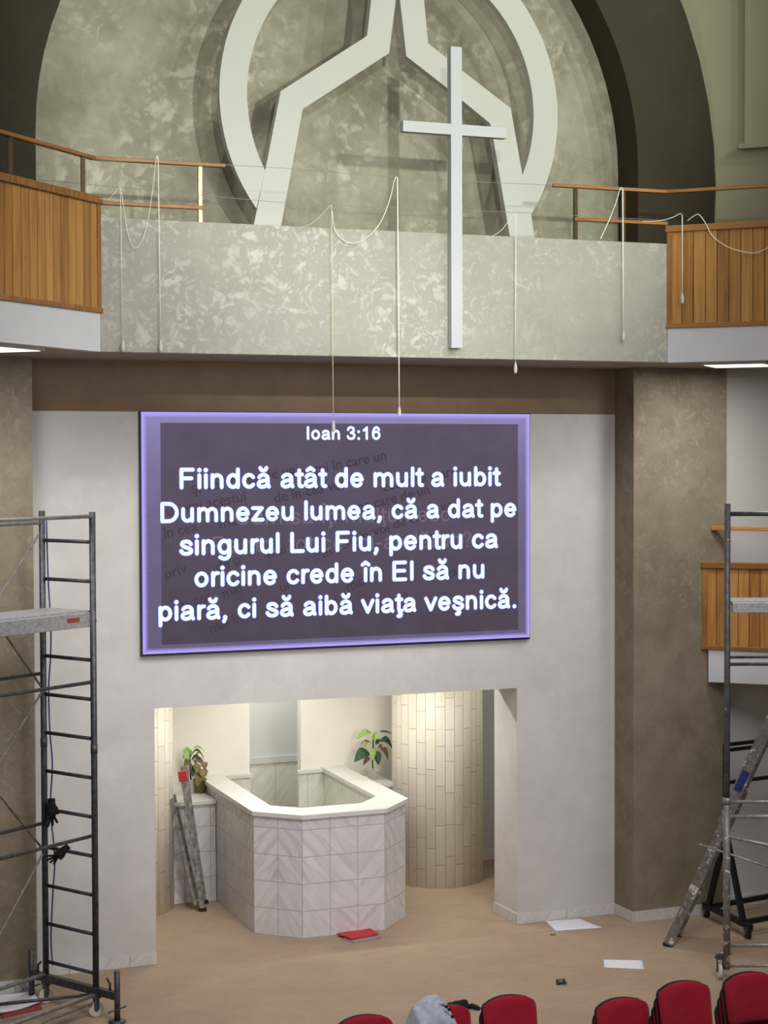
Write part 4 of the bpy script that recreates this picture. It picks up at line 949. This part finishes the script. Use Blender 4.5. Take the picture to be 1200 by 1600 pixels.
# ================================================================== red stacking chairs
def curved_pad(w, h, depth, th, top_round, nx=16, ny=14):
    """closed upholstered pad in the x-z plane, gently concave, with rounded corners"""
    mb = MB(); F_, B_ = [], []
    for j in range(ny+1):
        v = j/ny; rowf, rowb = [], []
        ins = 0
        rt_, rb_ = top_round, .05
        z = v*h
        if h-z < rt_: ins = rt_-math.sqrt(max(0, rt_**2-(rt_-(h-z))**2))
        elif z < rb_: ins = rb_-math.sqrt(max(0, rb_**2-(rb_-z)**2))
        hw = w/2-ins*.85-.012*(1-v)
        for i in range(nx+1):
            u = i/nx*2-1; x = u*hw; crown = .022*(1-(u*u))*(v**3); y = -depth*(u*u)
            e_ = min(1, min(1-abs(u), min(v, 1-v))*7); pad = th*(.35+.65*math.sqrt(max(0, e_)))
            rowf.append((x, y-pad, z+crown)); rowb.append((x, y+.004, z+crown))
        F_.append(mb.add(rowf)); B_.append(mb.add(rowb))
    for j in range(ny):
        for i in range(nx):
            mb.face([F_[j]+i, F_[j]+i+1, F_[j+1]+i+1, F_[j+1]+i], None, 0, True); mb.face([B_[j]+i+1, B_[j]+i, B_[j+1]+i, B_[j+1]+i+1], None, 1, True)
        mb.face([F_[j], F_[j+1], B_[j+1], B_[j]], None, 1, True); mb.face([F_[j]+nx, B_[j]+nx, B_[j+1]+nx, F_[j+1]+nx], None, 1, True)
    for i in range(nx):
        mb.face([F_[0]+i, B_[0]+i, B_[0]+i+1, F_[0]+i+1], None, 1, True); mb.face([F_[ny]+i, F_[ny]+i+1, B_[ny]+i+1, B_[ny]+i], None, 1, True)
    return mb
CW = .455
def make_chair():
    root = bpy.data.objects.new('stacking_chair', None); C.objects.link(root); root['category'] = 'chair'
    bk = curved_pad(CW, .35, .035, .032, .085).build('backrest', ['red_fabric', 'black_plastic'])
    bk.matrix_world = Matrix.Translation((0, .20, .475)) @ Matrix.Rotation(-.20, 4, 'X')
    sh = curved_pad(CW-.01, .36, .025, .014, .085).build('back_shell', ['black_plastic', 'black_plastic'])
    sh.matrix_world = Matrix.Translation((0, .217, .47)) @ Matrix.Rotation(-.20, 4, 'X')
    st = curved_pad(.46, .43, .012, .04, .07).build('seat', ['red_fabric', 'black_plastic'])
    st.matrix_world = Matrix.Translation((0, .21, .43)) @ Matrix.Rotation(math.pi/2-.06, 4, 'X') @ Matrix.Rotation(math.pi, 4, 'Y') @ Matrix.Rotation(math.pi, 4, 'Y')
    for o in (bk, sh, st): mw = o.matrix_world.copy(); o.parent = root; o.matrix_world = mw
    for s in (-1, 1):
        MB().tube(catmull([(s*.25, -.20, .0), (s*.235, -.19, .2), (s*.215, -.17, .425)], 4), .012, 8).build('leg', 'black_metal', root)
        MB().tube(catmull([(s*.25, .26, .0), (s*.235, .22, .2), (s*.215, .19, .425)], 4), .012, 8).build('leg', 'black_metal', root)
        MB().tube(catmull([(s*.215, -.17, .415), (s*.215, .10, .405), (s*.21, .215, .43), (s*.18, .232, .52), (s*.17, .262, .66)], 4), .011, 8).build('side_frame', 'black_metal', root)
    return root
def dup(root):
    r = root.copy(); C.objects.link(r)
    for ch in list(root.children):
        c = ch.copy(); C.objects.link(c); c.parent = r; c.matrix_parent_inverse = ch.matrix_parent_inverse.copy()
    return r
first = make_chair(); used = [False]
def put_chair(x, y, z, label, group=None, rot=0):
    r = first if not used[0] else dup(first); used[0] = True
    r.location = (x, y, z); r.rotation_euler = (0, 0, rot); r['label'] = label
    if group: r['group'] = group
    return r
TOPZ, TOPY = .835, .27
def place(px, py, nst, who, rot=0):
    z = TOPZ+.075*(nst-1); p = at_z(px, py, z)
    for k in range(nst):
        j = nst-1-k                                     # j = 0 topmost
        lab = {0: who[0]}.get(j) or (who[1] if nst == 2 else ['', 'second red chair from the top of the '+who[2], 'third red chair from the top of the '+who[2], 'bottom red chair in the '+who[2]][j])
        put_chair(p.x, p.y-TOPY+.036*j, .075*(nst-1-j), lab, 'red stacking chairs in front of the stage', rot)
place(566, 1588, 1, ['leftmost red chair, only its backrest top above the photo edge'])
place(688, 1571, 1, ['red chair half hidden under the grey-blue jacket'])
place(791, 1557, 2, ['red chair right of the jacket, topmost of its pair', 'red chair underneath the one right of the jacket'])
place(967, 1561, 2, ['topmost red chair of the lowest stack, below the lone white sheet', 'red chair underneath the topmost one of the lowest stack'])
place(1063, 1535, 4, ['topmost red chair of the second stack from the right', '', 'second stack from the right'])
place(1165, 1521, 4, ['topmost red chair of the rightmost stack at the photo edge', '', 'rightmost stack'])

# jacket thrown over the second chair
jp = at_z(688, 1571, TOPZ)
def jacket():
    mb = MB(); nu, nv = 26, 34; rows = []; rnd = random.Random(3)
    ph = [rnd.uniform(0, 6.28) for _ in range(8)]
    x0, x1 = jp.x-.30, jp.x+.045
    for j in range(nv+1):
        v = j/nv*2-1; r = []                              # v < 0 in front of the backrest, v > 0 behind
        for i in range(nu+1):
            u = i/nu; x = x0+(x1-x0)*u
            fold = .012*math.sin(u*13+ph[0]+v*2)+.006*math.sin(u*27+ph[1]-v*3)
            bul = .040*math.exp(-((u-.74)/.26)**2)+.018*math.sin(u*7+ph[3])
            top = TOPZ+.034+bul-(.16*max(0, .2-u)/.2)
            L_ = abs(v)*(.46+.05*math.sin(u*5+ph[2])); w = (.105 if v < 0 else .07)+.03*(1-math.exp(-L_*8))
            y = jp.y+(-1 if v < 0 else 1)*w*(1-math.exp(-(abs(v)*10)**2*.5))*1.3-L_*.21+fold*(abs(v)**.5)-.01
            z = top-L_+.025*math.exp(-(v*9)**2)+.004*math.sin(u*17+v*9)
            r.append((x+.02*math.sin(v*6+ph[4])*u, y, z))
        rows.append(mb.add(r))
    for j in range(nv):
        for i in range(nu): mb.face([rows[j]+i, rows[j]+i+1, rows[j+1]+i+1, rows[j+1]+i], None, 0, True)
    root = thing('jacket', (jp.x, jp.y, TOPZ), 'crumpled grey-blue jacket thrown over a red chair back', 'jacket')
    o = mb.build('body', 'jacket', root); s = o.modifiers.new('thickness', 'SOLIDIFY'); s.thickness = .012
    s2 = o.modifiers.new('smooth', 'SUBSURF'); s2.levels = 1; s2.render_levels = 1
    c = catmull([(x1-.10, jp.y-.085, TOPZ+.035), (x1-.06, jp.y-.10, TOPZ+.045), (x1-.02, jp.y-.10, TOPZ-.02), (x1-.03, jp.y-.125, TOPZ-.10)], 5)
    MB().tube(c, .014, 8).build('collar_fold', 'jacket', root)
    for k, (dx, dz) in enumerate(((-.065, .02), (-.045, -.005), (-.02, -.06))):
        p = Vector((x1+dx, jp.y-.165, TOPZ+dz+.02)); MB().lathe([(0, -.014), (.013, -.006), (.013, .006), (0, .014)], p, 8).build('button_tab', 'black_cloth', root)
jacket()
g = at_z(712, 1572, .03)
glove(g, Matrix.Rotation(-.15, 3, 'Z') @ Matrix.Rotation(-math.pi/2, 3, 'Y') @ Matrix.Rotation(math.pi/2, 3, 'Z'), 'black glove lying on the carpet behind the jacket chair', 1.3)
